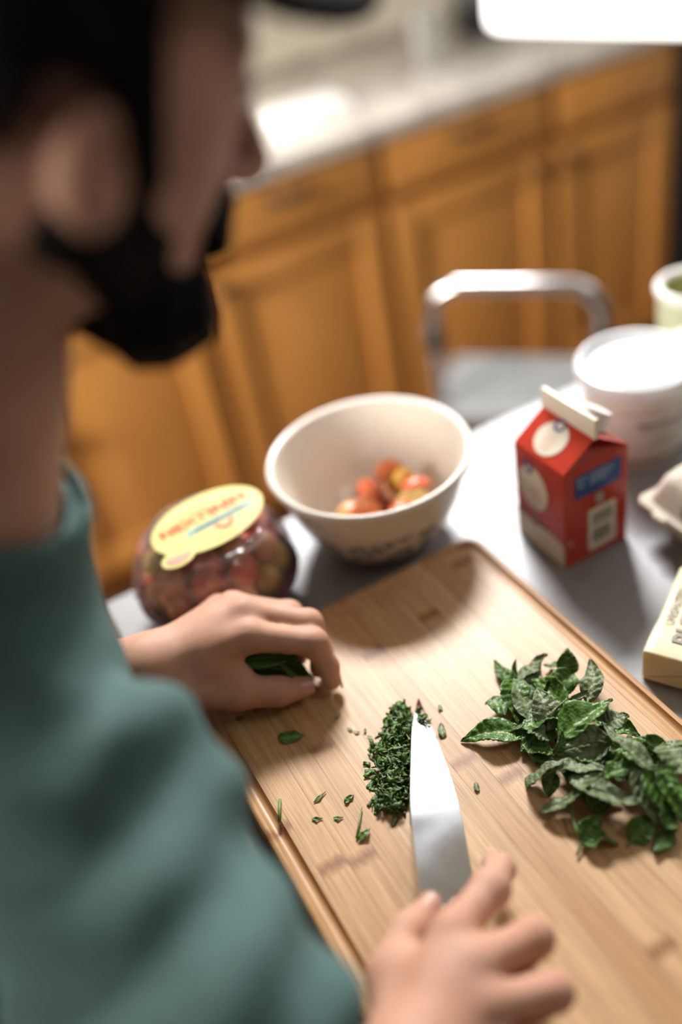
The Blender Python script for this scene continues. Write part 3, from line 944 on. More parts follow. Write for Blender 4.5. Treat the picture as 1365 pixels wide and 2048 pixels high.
MB().prism([(-0.034, 0.0268), (-0.022, 0.0305), (-0.010, 0.0275), (0.004, 0.0295), (0.010, 0.0296), (0.010, 0.0318), (-0.010, 0.0305), (-0.024, 0.0345), (-0.034, 0.032)], fo, fa, fb, fn, 0.0005).build('print_wave', M['ink_dark'], mc)
# prints on the face towards the camera (-y)
ko = Vector((0, -h-0.0003, 0)); ka = Vector((1, 0, 0)); kb_ = Vector((0, 0, 1)); kn = Vector((0, -1, 0))
MB().prism([(-0.0235, 0.0735), (0.0265, 0.0735), (0.0265, 0.0975), (-0.0235, 0.0975)], ko, ka, kb_, kn, 0.0003).build('print_panel', M['carton_blue'], mc)
for k in range(4):
    w = (0.024, 0.027, 0.022, 0.018)[k]
    MB().prism([(0, 0), (w, 0), (w, 0.0014), (0, 0.0014)], ko + ka*-0.008 + kb_*(0.0935-0.0032*k) + kn*0.0003, ka, kb_, kn, 0.0002).build('print_text', M['ink_lightblue'], mc)
for (dx, dz, w, hh) in ((-0.021, 0.0905, 0.0022, 0.0050), (-0.0175, 0.0905, 0.0030, 0.0016), (-0.0175, 0.0935, 0.0022, 0.0020), (-0.0130, 0.0905, 0.0018, 0.0042), (-0.0205, 0.0845, 0.0030, 0.0038), (-0.0160, 0.0840, 0.0016, 0.0044)):
    MB().prism([(0, 0), (w, 0), (w, hh), (0, hh)], ko + ka*dx + kb_*dz + kn*0.0003, ka, kb_, kn, 0.0002).build('print_text', M['ink_lightblue'], mc)
MB().prism([(-0.0045, 0.058), (0.0045, 0.058), (0.0045, 0.070), (-0.0045, 0.070)], ko + ka*0.003, ka, kb_, kn, 0.0003).build('print_panel', M['ink_grey'], mc)
lettering('print_text', '½', 0.0105, ko + ka*0.003 + kb_*0.0605 + kn*0.0006, ka, kb_, M['carton_white'], mc)
MB().prism(rrect(0.0155, 0.0235, 0.002), ko + ka*0.006 + kb_*0.031, ka, kb_, kn, 0.0003).build('print_panel', M['carton_white'], mc)
MB().prism([(-0.011, 0), (0.011, 0), (0.011, 0.013), (-0.011, 0.013)], ko + ka*0.006 + kb_*0.036 + kn*0.0003, ka, kb_, kn, 0.0002).build('print_panel', M['ink_grey'], mc)
for k in range(15):
    w = (0.0004, 0.0009, 0.0006)[k % 3]
    MB().prism([(0, 0), (w, 0), (w, 0.016), (0, 0.016)], ko + ka*(-0.0045+0.0014*k) + kb_*0.015 + kn*0.0003, ka, kb_, kn, 0.0002).build('barcode_bar', M['ink_dark'], mc)
lettering('print_text', 'LT', 0.008, ko + ka*-0.027 + kb_*0.028 + kn*0.0003, (0, 0, 1), (-1, 0, 0), M['carton_pale'], mc)

# ================================================================== tub, cups, egg carton, butter
tu = empty('plastic_tub', (0.581, 0.629, 0.0), 'round white tub with a milky lid behind the milk carton', 'tub')
MB().lathe([(0.0001, 0.003), (0.044, 0.003), (0.046, 0.0), (0.0475, 0.004), (0.0545, 0.088), (0.0555, 0.094), (0.0001, 0.094)], 56).build('tub_wall', M['tub'], tu, smooth=40)
MB().lathe([(0.0535, 0.086), (0.0590, 0.086), (0.0605, 0.090), (0.0608, 0.097), (0.0590, 0.1005), (0.0545, 0.1012), (0.0520, 0.0985), (0.0505, 0.0955), (0.0440, 0.0945), (0.0430, 0.0965), (0.0001, 0.0968)], 56).build('lid', M['lid'], tu, smooth=40)
MB().lathe([(0.0001, 0.0972), (0.0385, 0.0972), (0.0385, 0.0976), (0.0001, 0.0982)], 48).build('lid_label', M['white_plastic'], tu, smooth=40)
def wrap_text(body, size, ang0, z, mat, parent, rbase=0.0475, k=(0.0545-0.0475)/0.084, squash=1.0):
    vs, fs = text_verts(body, size)
    out = []
    for v in vs:
        zz = z + v.y*squash
        r = rbase + k*(zz-0.004) + 0.0004
        a = ang0 + v.x/r
        out.append((r*math.cos(a), r*math.sin(a), zz))
    return MB().add(out, fs).build('lettering', mat, parent)
wrap_text('HEAVENETTO', 0.0105, math.radians(-96), 0.052, M['ink_violet'], tu)
def wrap_bar(a0, a1, z0, z1, mat, name):
    vs, fs = [], []
    n = 16
    for i in range(n+1):
        a = math.radians(a0 + (a1-a0)*i/n)
        for zz in (z0, z1):
            r = 0.0475 + (0.0545-0.0475)/0.084*(zz-0.004) + 0.0003
            vs.append((r*math.cos(a), r*math.sin(a), zz))
    for i in range(n):
        fs.append((2*i, 2*i+2, 2*i+3, 2*i+1))
    return MB().add(vs, fs).build(name, mat, tu)
wrap_bar(-150, -50, 0.0685, 0.070, M['ink_grey'], 'print_line')
wrap_bar(-128, -66, 0.0475, 0.0485, M['ink_violet'], 'print_line')
wrap_bar(-118, -76, 0.0305, 0.0315, M['ink_grey'], 'print_line')
wrap_bar(-112, -80, 0.0360, 0.0385, M['ink_grey'], 'print_line')
wrap_bar(-160, -40, 0.006, 0.012, M['ink_grey'], 'print_line')

cu = empty('cup', (0.730, 0.708, 0.0), 'pale green cup with a thick white rim at the edge of the picture', 'cup')
MB().lathe([(0.0001, 0.004), (0.030, 0.004), (0.032, 0.0), (0.034, 0.004), (0.0385, 0.088)], 40).build('cup_wall', M['pale_glass'], cu, smooth=40)
MB().lathe([(0.0385, 0.088), (0.0410, 0.091), (0.0415, 0.096), (0.0390, 0.0995), (0.0340, 0.0985), (0.0315, 0.094)], 40).build('rim', M['white_plastic'], cu, smooth=True)
MB().lathe([(0.0315, 0.094), (0.028, 0.010), (0.0001, 0.008)], 40).build('cup_inside', M['cup_inside'], cu, smooth=True)

yb_ = empty('yellow_jar', (0.673, 0.653, 0.0), 'pale yellow jar with a white lid half hidden by the round tub', 'jar')
MB().lathe([(0.0001, 0.0), (0.020, 0.0), (0.0225, 0.004), (0.023, 0.015), (0.023, 0.048), (0.020, 0.056), (0.017, 0.060), (0.0001, 0.060)], 36).build('body', M['pale_yellow'], yb_, smooth=40)
MB().lathe([(0.0234, 0.016), (0.0234, 0.042)], 36).build('paper_label', M['carton_white'], yb_, smooth=True)
MB().lathe([(0.0001, 0.059), (0.0195, 0.059), (0.0205, 0.062), (0.0205, 0.075), (0.019, 0.078), (0.0001, 0.0785)], 36).build('lid', M['white_plastic'], yb_, smooth=40)

eg = empty('egg_carton', (0.492, 0.419, 0.0), 'grey pulp egg carton with a dark round stamp at the right edge', 'egg carton')
EW, EL = 0.150, 0.104
def slab(prof_list):
    """loft of rounded rectangles given as (inset, z)"""
    b = MB()
    rings = []
    for ins, z, r in prof_list:
        rings.append([(EW/2 + px, EL/2 + py, z) for px, py in rrect(EW/2-ins, EL/2-ins, r, 5)])
    n = len(rings[0])
    vs = [p for rg in rings for p in rg]
    fs = []
    for k in range(len(rings)-1):
        for i in range(n):
            fs.append((k*n+i, k*n+(i+1) % n, (k+1)*n+(i+1) % n, (k+1)*n+i))
    fs.append(tuple(range(n-1, -1, -1)))
    fs.append(tuple((len(rings)-1)*n+i for i in range(n)))
    return b.add(vs, fs)
slab([(0.016, 0.0, 0.010), (0.006, 0.026, 0.010), (0.003, 0.032, 0.010)]).build('base', M['pulp'], eg, smooth=40)
lid_ = slab([(-0.001, 0.030, 0.010), (-0.004, 0.031, 0.010), (-0.004, 0.036, 0.010), (0.003, 0.038, 0.010), (0.010, 0.060, 0.012), (0.014, 0.066, 0.014), (0.022, 0.070, 0.016), (0.030, 0.071, 0.016)]).build('lid', M['pulp'], eg, smooth=35)
for yy in (0.030, 0.074):
    MB().box((-0.009, yy-0.008, 0.029), (-0.001, yy+0.008, 0.037), bev=0.002).build('closing_tab', M['pulp'], eg, smooth=40)
# stamp on the sloping side of the lid towards -x
e1 = Vector((0.0065, 0.0, 0.046)); ea = Vector((0, -1, 0)); eb = Vector((0.007, 0, 0.022)).normalized(); en = Vector((-eb.z, 0, eb.x))
eo = Vector((0.0058, 0.048, 0.0485)) + en*0.0010
MB().prism(circle(0.0108, 32), eo, ea, eb, en, 0.0003).build('stamp', M['ink_dark'], lid_)
ring_prism(0.0092, 0.0085, eo, ea, eb, en, 0.0005, M['pulp'], lid_, 'stamp_ring')
for (dx, dy, w) in ((-0.0055, 0.0020, 0.0100), (-0.0060, -0.0008, 0.0080), (-0.0030, -0.0036, 0.0070)):
    MB().prism([(0, 0), (w, 0.0012), (w, 0.0024), (0, 0.0012)], eo + ea*dx + eb*dy + en*0.0003, ea, eb, en, 0.0002).build('stamp_text', M['ink_grey'], lid_)

bt = empty('butter_block', (0.371, 0.387, 0.0), 'cream-wrapped block of butter beside the cutting board', 'butter')
bt.rotation_euler = (0, 0, math.atan2(0.51, 0.86))
BL, BWd, BH = 0.105, 0.062, 0.031
b = MB()
bm = bmesh.new()
bmesh.ops.create_cube(bm, size=1)
for v in bm.verts:
    v.co = Vector((BL/2 + v.co.x*BL, -BWd/2 + v.co.y*BWd, BH/2 + v.co.z*BH))
bmesh.ops.bevel(bm, geom=list(bm.edges), offset=0.0025, segments=3, profile=0.5, affect='EDGES')
bmesh.ops.subdivide_edges(bm, edges=[e for e in bm.edges if e.calc_length() > 0.02], cuts=7, use_grid_fill=True)
for v in bm.verts:
    if v.co.z > 0.003:
        d = mnoise.noise(v.co*45)*0.0011 + mnoise.noise(v.co*120)*0.0004
        v.co += Vector((d, d*0.7, d))
bm.verts.index_update()
b.add([v.co[:] for v in bm.verts], [[v.index for v in f.verts] for f in bm.faces])
bm.free()
wr = b.build('wrapper', M['butter'], bt, smooth=50)
# folded end flaps of the wrapper
MB().prism([(0.0, 0.003), (0.031, 0.016), (0.062, 0.003)], (-0.0012, 0.0, 0.0), (0, -1, 0), (0, 0, 1), (-1, 0, 0), 0.0005).build('end_flap', M['butter'], bt)
MB().prism([(0.0, 0.003), (0.045, 0.003), (0.0, 0.052)], (0.004, -0.0012-BWd, 0.0), (0.25, 0, 0), (0, 0, 0.5), (0, -1, 0), 0.0005).build('end_flap', M['butter'], bt)
lettering('lettering', 'BUTTER', 0.026, (0.0440, -0.0420, BH+0.0016), (0, 1, 0), (-1, 0, 0), M['ink_grey'], bt, align='CENTER') if False else None
lettering('lettering', 'BUTTER', 0.023, (0.016, -0.033, BH+0.0014), (1, 0, 0), (0, 1, 0), M['ink_grey'], bt, align='LEFT', sx=0.92)
lettering('lettering', 'UNSALTED', 0.0085, (0.036, -0.0125, BH+0.0014), (1, 0, 0), (0, 1, 0), M['ink_grey'], bt, align='LEFT')

# ================================================================== mint
def leaf_mesh(name, base, tip, w, roll, curl, side, fold, seed, nu=26, nv=13, thick=0.00032, serr=0.055):
    """a serrated mint leaf: upper and lower skin with real thickness, folded along the midrib and bent along its length"""
    B, E = Vector(base), Vector(tip)
    ax = E - B
    Ln = ax.length
    ax.normalize()
    up = Vector((0, 0, 1))
    s = ax.cross(up)
    if s.length < 1e-4:
        s = Vector((1, 0, 0))
    s.normalize()
    up = s.cross(ax)
    q = Matrix.Rotation(math.radians(roll), 3, ax)
    s, up = q @ s, q @ up
    rr = random.Random(seed)
    ph, ph2 = rr.uniform(0, 6), rr.uniform(0, 6)
    wav = rr.uniform(0.5, 1.0)
    pts, vein = [], []
    sk = rr.uniform(-0.10, 0.10)
    for i in range(nu+1):
        u = i/nu
        hw = 0.5*w*(math.sin(math.pi*min(1, u**0.72))**0.85*(1.06-0.12*u) if 0 < u < 1 else 0.0)
        hw = max(hw, 0.0003)
        tooth = 1 + serr*(1 - 2*abs((u*12) % 1 - 0.5))*2 - serr
        bend = curl*Ln*(u - u*u)*1.0 - curl*Ln*0.10
        side_sway = sk*Ln*math.sin(math.pi*u)
        for j in range(nv+1):
            v = 2*j/nv - 1
            y = hw*v*(tooth if abs(v) > 0.95 else 1)*math.cos(fold*0.5) + side_sway
            z = bend
            z += fold*abs(v)*hw*(1.0 - 0.35*abs(v))
            z += 0.22*hw*math.sin(ph + u*5.0)*v*wav
            vn = math.cos(2*math.pi*(u*7.0 - abs(v)*0.85))
            z += 0.00075*vn*min(1, abs(v)*3)*min(1, (1-abs(v))*6+0.3)*min(1, w/0.012)
            z += 0.0013*mnoise.noise(Vector((u*7+ph2, v*3, seed)))*min(1, w/0.012)
            z += 0.0024*wav*math.sin(ph2 + u*10)*abs(v)**2*min(1, w/0.014)
            pts.append(B + ax*(u*Ln) + s*y + up*z)
            k = max(0.0, 1 - abs(v)*nv/1.7)
            k = max(k, 0.40*max(0, -vn - 0.72)/0.28*(1 - abs(v)*0.6))
            vein.append(k)
    n = nv+1
    nrm = up
    vs = pts + [p - nrm*thick for p in pts]
    N0 = len(pts)
    fs, mi = [], []
    top, bot = (0, 1) if not side else (1, 0)
    for i in range(nu):
        for j in range(nv):
            a, b2, c, d = i*n+j, (i+1)*n+j, (i+1)*n+j+1, i*n+j+1
            fs.append((a, d, c, b2)); mi.append(top)
            fs.append((N0+a, N0+b2, N0+c, N0+d)); mi.append(bot)
    rim_ = [i*n for i in range(nu+1)] + [nu*n+j for j in range(1, nv+1)] + [i*n+nv for i in range(nu-1, -1, -1)] + [j for j in range(nv-1, 0, -1)]
    for k in range(len(rim_)):
        a, b2 = rim_[k], rim_[(k+1) % len(rim_)]
        fs.append((a, b2, N0+b2, N0+a)); mi.append(bot)
    # keep the leaf clear of the board
    O = Vector(((B.x+E.x)/2, (B.y+E.y)/2, (B.z+E.z)/2))
    vs2 = []
    for p in vs:
        if p.z < BT + 0.0006:
            p = Vector((p.x, p.y, BT + 0.0006 + 0.0002*rr.random()))
        vs2.append(p - O)
    me = bpy.data.meshes.new(name)
    me.from_pydata([tuple(p) for p in vs2], [], fs)
    me.materials.append(M['leaf']); me.materials.append(M['leaf_under'])
    me.polygons.foreach_set('material_index', mi)
    me.polygons.foreach_set('use_smooth', [True]*len(me.polygons))
    at = me.attributes.new('vein', 'FLOAT', 'POINT')
    at.data.foreach_set('value', vein + vein)
    me.update()
    o = bpy.data.objects.new(name, me)
    o.location = O
    return link(o)

LEAVES = [
('a1',(0.2773,0.4225,0.0200),(0.2781,0.4530,0.0240),0.0094,10,0.15,0,0.25),
('a2',(0.2768,0.4218,0.0210),(0.3117,0.4271,0.0320),0.0119,-25,0.1,1,0.2),
('a3',(0.2833,0.4311,0.0220),(0.2899,0.4387,0.0300),0.0033,0,0.3,0,0.3),
('a4',(0.3205,0.4140,0.0210),(0.3074,0.4251,0.0240),0.0072,15,0.2,0,0.2),
('a5',(0.3178,0.4076,0.0210),(0.3259,0.4203,0.0360),0.0123,0,0.2,0,0.2),
('a6',(0.3093,0.3761,0.0300),(0.3310,0.3999,0.0340),0.0123,-10,0.15,1,0.15),
('a7',(0.2684,0.3694,0.0320),(0.3080,0.3773,0.0360),0.0080,35,0.1,1,0.4),
('a8',(0.2470,0.4162,0.0280),(0.2669,0.3926,0.0270),0.0166,-18,0.1,0,0.12),
('a9',(0.2680,0.3706,0.0300),(0.2794,0.3972,0.0400),0.0152,0,0.7,1,0.2),
('a10',(0.2498,0.3808,0.0260),(0.2162,0.4034,0.0220),0.0159,-8,0.25,0,0.35),
('a11',(0.2534,0.3789,0.0340),(0.2817,0.3682,0.0360),0.0138,-25,0.2,0,0.25),
('a12',(0.2696,0.3553,0.0360),(0.3113,0.3554,0.0440),0.0195,-15,0.12,0,0.45),
('a13',(0.2540,0.3737,0.0360),(0.2587,0.3596,0.0340),0.0094,-20,0.3,1,0.3),
('a14',(0.2570,0.3485,0.0340),(0.2677,0.3544,0.0440),0.0062,40,0.2,0,0.5),
('a15',(0.2908,0.3361,0.0400),(0.2598,0.3492,0.0340),0.0116,-20,0.1,1,0.2),
('a16',(0.2867,0.3303,0.0380),(0.2539,0.3481,0.0300),0.0109,-25,0.1,1,0.2),
('a17',(0.2472,0.3678,0.0260),(0.2588,0.3504,0.0300),0.0098,-10,0.2,0,0.3),
('b18',(0.2992,0.3465,0.0360),(0.3148,0.3399,0.0400),0.0152,-10,0.2,1,0.15),
('b19',(0.2952,0.2964,0.0440),(0.2937,0.3396,0.0460),0.0116,20,0.08,1,0.55),
('b20',(0.3222,0.3102,0.0340),(0.3017,0.3254,0.0340),0.0101,-30,0.15,0,0.3),
('b21',(0.3247,0.3105,0.0340),(0.3206,0.2799,0.0340),0.0261,-15,0.15,1,0.1),
('b22',(0.2990,0.3250,0.0360),(0.3079,0.2940,0.0360),0.0138,25,0.15,0,0.3),
('c23',(0.2296,0.3436,0.0220),(0.2539,0.3395,0.0360),0.0145,-35,0.15,1,0.4),
('c24',(0.2487,0.3363,0.0340),(0.2726,0.3148,0.0380),0.0123,-20,0.1,1,0.2),
('c25',(0.2539,0.3234,0.0360),(0.2802,0.2831,0.0320),0.0174,-20,0.1,1,0.2),
('c26',(0.2689,0.3085,0.0420),(0.2891,0.3040,0.0420),0.0094,-10,0.2,0,0.3),
('c27',(0.2263,0.3197,0.0240),(0.2661,0.3107,0.0440),0.0087,-25,-0.25,1,0.35),
('c28',(0.2532,0.3055,0.0220),(0.2686,0.3024,0.0300),0.0130,20,0.15,0,0.3),
('c29',(0.2310,0.2884,0.0220),(0.2526,0.2937,0.0300),0.0116,25,0.15,0,0.3),
('c29b',(0.2310,0.2884,0.0220),(0.2515,0.2762,0.0220),0.0130,-35,0.45,0,0.35),
('c30',(0.2862,0.2998,0.0440),(0.2793,0.2701,0.0260),0.0109,-10,0.15,1,0.2),
('c31',(0.2899,0.2943,0.0440),(0.2953,0.2677,0.0300),0.0152,15,0.15,0,0.25),
('c32',(0.3040,0.2954,0.0420),(0.2946,0.2615,0.0280),0.0152,-25,0.15,0,0.3),
('c33',(0.2600,0.2724,0.0210),(0.2808,0.2745,0.0260),0.0130,20,0.12,0,0.3),
('c34',(0.2758,0.2656,0.0210),(0.2791,0.2546,0.0220),0.0166,0,0.15,0,0.15),
('c34b',(0.2889,0.2626,0.0260),(0.2807,0.2696,0.0300),0.0123,0,0.3,0,0.3),
('c35',(0.2470,0.3365,0.0300),(0.2374,0.3308,0.0200),0.0094,-10,0.15,0,0.25),
('d36',(0.2613,0.3436,0.0280),(0.2726,0.3045,0.0260),0.0159,0,0.1,0,0.2),
('d37',(0.2845,0.3234,0.0320),(0.2988,0.2948,0.0300),0.0166,10,0.1,0,0.2),
('d38',(0.2715,0.3451,0.0300),(0.2854,0.3194,0.0300),0.0159,-10,0.1,0,0.2),
('d39',(0.2908,0.3005,0.0300),(0.2867,0.2672,0.0220),0.0159,0,0.1,0,0.2),
('d40',(0.2922,0.3538,0.0280),(0.3010,0.3220,0.0320),0.0145,10,0.1,0,0.2),
('d41',(0.2600,0.3258,0.0260),(0.2577,0.3022,0.0210),0.0109,10,0.1,0,0.2),
]
_fr = random.Random(44)
for _k in range(16):          # the leaves that fill the inside of the heap
    _u, _v = _fr.random(), _fr.gauss(0, 0.35)
    _c = Vector((0.262, 0.412, 0)).lerp(Vector((0.300, 0.322, 0)), _u) + Vector((0.9, 0.38, 0))*0.034*_v
    _a = _fr.uniform(0, 6.28)
    _d = Vector((math.cos(_a), math.sin(_a), _fr.uniform(-0.15, 0.15)))*_fr.uniform(0.014, 0.021)
    _c.z = BT + 0.004 + 0.012*_fr.random()
    LEAVES.append(('f%d' % _k, tuple(_c-_d), tuple(_c+_d), _fr.uniform(0.012, 0.017), _fr.uniform(-30, 30), _fr.uniform(0.05, 0.2), int(_fr.random() < 0.4), 0.2))
LAB = {
 'a1': 'dark mint leaf pointing at the bowl, of the small pair above the heap',
 'a2': 'dark mint leaf slanting to the board edge, of the small pair above the heap',
 'a3': 'tiny mint leaf sprouting between the pair above the heap',
 'a4': 'small flat mint leaf touching the spoon-shaped leaf',
 'a5': 'spoon-shaped mint leaf with a pale stalk near the board edge',
 'a6': 'upright grey-green ribbed mint leaf nearest the butter',
 'a7': 'narrow pale-edged mint leaf running up to the ribbed grey leaf',
 'a8': 'flat green mint leaf with a light midrib at the heap\'s upper left',
 'a9': 'mint leaf curling over at the top of the heap, showing a silvery underside',
 'a10': 'large crinkled mint leaf closest to the knife',
 'a11': 'bright crumpled mint leaf below the curled-over one',
 'a12': 'bright green folded mint leaf, the largest on top of the heap',
 'a13': 'small cupped pale mint leaf in the left of the heap',
 'a14': 'tiny upright mint leaf in the middle of the heap',
 'a15': 'olive mint leaf lying across the heap under the bright folded one',
 'a16': 'long olive mint leaf, second under the bright folded one',
 'a17': 'dark mint leaf at the left foot of the heap',
 'b18': 'round veined pale mint leaf at the heap edge towards the butter',
 'b19': 'pale mint leaf with a thick midrib running diagonally down the heap',
 'b20': 'bright mint leaf with its stalk pointing to the picture edge',
 'b21': 'big bumpy grey mint leaf at the right edge of the picture',
 'b22': 'dark torn mint leaf beside the diagonal midrib leaf',
 'c23': 'folded mint leaf with a pale rim sticking out of the lower left of the heap',
 'c24': 'broad olive mint leaf in the lower middle of the heap',
 'c25': 'largest olive mint leaf sloping down the front of the heap',
 'c26': 'small bright mint leaf tucked between olive leaves',
 'c27': 'long bent mint leaf with a white-green underside reaching out at the front',
 'c28': 'dark mint leaf behind the forked sprig',
 'c30': 'narrow olive mint leaf hanging down the right front of the heap',
 'c31': 'dark mint leaf sloping to the right front of the heap',
 'c32': 'bright mint leaf at the right picture edge of the heap',
 'c33': 'mint leaf with a pale straight midrib at the front foot of the heap',
 'c34': 'round mint leaf with a curly stalk at the front right',
 'c34b': 'small dark mint leaf above the round curly-stalked leaf',
 'c35': 'small dark mint leaf hanging on the lower left of the heap',
}
GR = 'whole mint leaves on the board'
STEMS = {
 'a5': [(-0.0005, -0.0035, 0.0010)], 'a8': None,
}
made = {}
sprig = None
WIDE = 1.40
LONG = 1.16
for i, (nm, B, E, w, ro, cu_, si, fo_) in enumerate(LEAVES):
    mid_ = (Vector(B)+Vector(E))/2
    if nm not in ('a1', 'a2', 'a5', 'c29', 'c29b'):
        B, E = mid_ + (Vector(B)-mid_)*LONG, mid_ + (Vector(E)-mid_)*LONG
    if nm in ('c29', 'c29b'):
        if sprig is None:
            sprig = empty('mint_sprig', B, 'forked mint sprig with a long green stalk at the front of the heap', 'mint sprig')
        o2 = leaf_mesh('leaf', B, E, w*WIDE, ro, cu_, si, fo_*1.5+0.08, i)
        o2.parent = sprig
        o2.location = Vector(o2.location) - Vector(B)
        continue
    o2 = leaf_mesh('mint_leaf', B, E, w*WIDE, ro, cu_, si, fo_*1.5+0.08, i)
    tag(o2, LAB.get(nm, 'mint leaf buried in the middle of the leaf heap'), 'mint leaf', GR)
    made[nm] = (o2, Vector(B), Vector(E))
def stem(nm, pts, r=0.0007, mat='stem'):
    o2, B, E = made[nm]
    MB().tube([Vector(p) - Vector(o2.location) for p in pts], r, 8).build('stalk', M[mat], o2, smooth=True)
def stalk_out(nm, ln, dz=0.0, r=0.0008, bend=(0, 0, 0)):
    o2, B, E = made[nm]
    d = (B - E).normalized()
    p2 = B + d*ln
    p2.z = max(BT + 0.001, B.z + dz)
    stem(nm, [B - d*0.002 + Vector((0, 0, 0.0004)), (B + p2)/2 + Vector(bend), p2], r)
stalk_out('a5', 0.004, 0.0, 0.0010)
stalk_out('a6', 0.008, 0.0)
stalk_out('b20', 0.010, 0.0, 0.0008)
stalk_out('c33', 0.004, 0.0, 0.0008)
stalk_out('c34', 0.012, 0.004, 0.0008, (0.004, 0.003, 0.002))
stalk_out('a2', 0.003, 0.0, 0.0009)
stalk_out('b19', 0.012, -0.004, 0.0011)
stalk_out('a15', 0.008, 0.0, 0.0008)
sB = Vector(sprig.location)
for pts, r in (([(-0.0075, -0.0045, -0.001), (-0.003, -0.0015, 0.0005), (0, 0, 0.001), (0.004, 0.012, 0.004), (0.010, 0.024, 0.006)], 0.0009),):
    MB().tube(pts, r, 8).build('stalk', M['stem'], sprig, smooth=True)
o2 = MB().tube([(0, 0, 0.004), (0.002, -0.007, 0.001), (0.0035, -0.0135, 0.0)], 0.0010, 8).build('mint_stalk', M['stem_dark'], None, smooth=True, loc=(0.262, 0.330, BT+0.0011))
tag(o2, 'short brown mint stalk poking out under the front of the heap', 'mint stalk')
o2 = MB().tube([(0, 0, 0.008), (0.001, -0.008, 0.003), (0.001, -0.014, 0.0)], 0.0009, 8).build('mint_stalk', M['stem'], None, smooth=True, loc=(0.2455, 0.371, BT+0.0010))
tag(o2, 'thin pale mint stalk at the lower left of the heap', 'mint stalk')

# chopped mint heaped against the knife
def shreds(name, n, seed, place, lmin, lmax, wmin, wmax):
    rr = random.Random(seed)
    vs, fs, mi, vein = [], [], [], []
    for k in range(n):
        c, tilt = place(rr)
        ln, w = rr.uniform(lmin, lmax), rr.uniform(wmin, wmax)
        yaw = rr.uniform(0, 2*math.pi)
        R = Matrix.Rotation(yaw, 3, 'Z') @ Matrix.Rotation(rr.gauss(0, tilt), 3, 'X') @ Matrix.Rotation(rr.gauss(0, tilt*0.7), 3, 'Y')
        cv = rr.uniform(-1.2, 1.2)*ln*0.5
        tw = rr.uniform(-0.8, 0.8)
        b0 = len(vs)
        seg = 5
        side = rr.random() < 0.38
        jag = [rr.uniform(0.55, 1.25) for _ in range(seg+1)]
        for i in range(seg+1):
            t = i/seg - 0.5
            for sgn in (-1, 0, 1):
                p = Vector((t*ln, sgn*w*0.5*jag[i]*(1 - 1.2*t*t), cv*(0.25 - t*t)*2 + tw*t*sgn*w + (0.0003 if sgn == 0 else 0)))
                p = c + R @ p
                p.z = max(p.z, BT + 0.0004)
                vs.append(tuple(p)); vein.append(0.0 if rr.random() > 0.15 else 0.5)
        for i in range(seg):
            for j in range(2):
                a = b0 + i*3 + j
                fs.append((a, a+1, a+4, a+3)); mi.append(1 if side else 0)
    me = bpy.data.meshes.new(name)
    me.from_pydata(vs, [], fs)
    me.materials.append(M['leaf']); me.materials.append(M['leaf_under'])
    me.polygons.foreach_set('material_index', mi)
    at = me.attributes.new('vein', 'FLOAT', 'POINT'); at.data.foreach_set('value', vein)
    me.polygons.foreach_set('use_smooth', [True]*len(me.polygons))
    o = bpy.data.objects.new(name, me)
    md = o.modifiers.new('thickness', 'SOLIDIFY'); md.thickness = 0.00025
    return link(o)
pa, pb = Vector((0.1400, 0.384, 0)), Vector((0.194, 0.460, 0))      # long axis of the mound
pdir = (pb-pa).normalized(); pside = Vector((pdir.y, -pdir.x, 0))
def mound(rr):
    while True:
        u, v = rr.random(), rr.gauss(0, 0.58)
        hw = 0.0150*math.sin(math.pi*min(1, u*0.80+0.16))**0.7
        if abs(v) > 1.5: continue
        sx_ = np.interp(pa.lerp(pb, u).y, (0.373, 0.423, 0.440, 0.461), (0.1514, 0.1817, 0.1938, 0.2096)) - 0.0025
        if (pa.lerp(pb, u) + pside*(v*hw)).x > sx_: continue
        hgt = 0.0140*(1-min(1, abs(v)**2*0.75))*math.sin(math.pi*(0.1+0.8*u))**0.6
        c = pa.lerp(pb, u) + pside*(v*hw)
        c.z = BT + 0.0008 + hgt*rr.random()**0.6
        return c, 0.62
cm = shreds('chopped_mint', 640, 5, mound, 0.0040, 0.0105, 0.0015, 0.0044)
tag(cm, 'heap of finely chopped mint beside the knife blade', 'chopped mint', kind='stuff')

# loose bits, each one a thing
def bit(name, x, y, ln, w, yaw, label, dark=0, z=0.0, mat=None, curl=0.2):
    d = Vector((math.cos(yaw), math.sin(yaw), 0))*ln/2
    c = Vector((x, y, BT + 0.0012 + z))
    o = leaf_mesh(name, c - d, c + d, w, 12, curl, dark, 0.35, int(x*9000+y*700), nu=10, nv=6, serr=0.02)
    return tag(o, label, 'mint scrap', 'mint scraps on the board')
bit('mint_scrap', 0.110, 0.486, 0.021, 0.0110, -0.45, 'largest loose mint scrap, lying below the pinching hand')
bit('mint_scrap', 0.084, 0.527, 0.0085, 0.0035, -0.4, 'small mint scrap under the wrist of the pinching hand')
bit('mint_scrap', 0.150, 0.482, 0.0070, 0.0020, 0.5, 'pale mint sliver just right of the pinching fingers', 1)
bit('mint_scrap', 0.151, 0.465, 0.0050, 0.0018, 2.0, 'tiny mint speck, nearest the largest loose scrap', 1)
bit('mint_scrap', 0.154, 0.460, 0.0055, 0.0018, 2.3, 'tiny mint speck, second from the largest loose scrap', 0)
bit('mint_scrap', 0.160, 0.457, 0.0050, 0.0022, 1.0, 'tiny mint speck close to the top of the chopped heap', 1)
bit('mint_scrap', 0.160, 0.450, 0.0045, 0.0015, 2.2, 'pale mint speck at the left side of the chopped heap', 1)
bit('mint_scrap', 0.103, 0.424, 0.0120, 0.0022, 0.25, 'thin mint shaving above the two short dark scraps')
bit('mint_scrap', 0.120, 0.410, 0.0095, 0.0045, 0.25, 'dark crumpled mint scrap nearest the foot of the chopped heap')
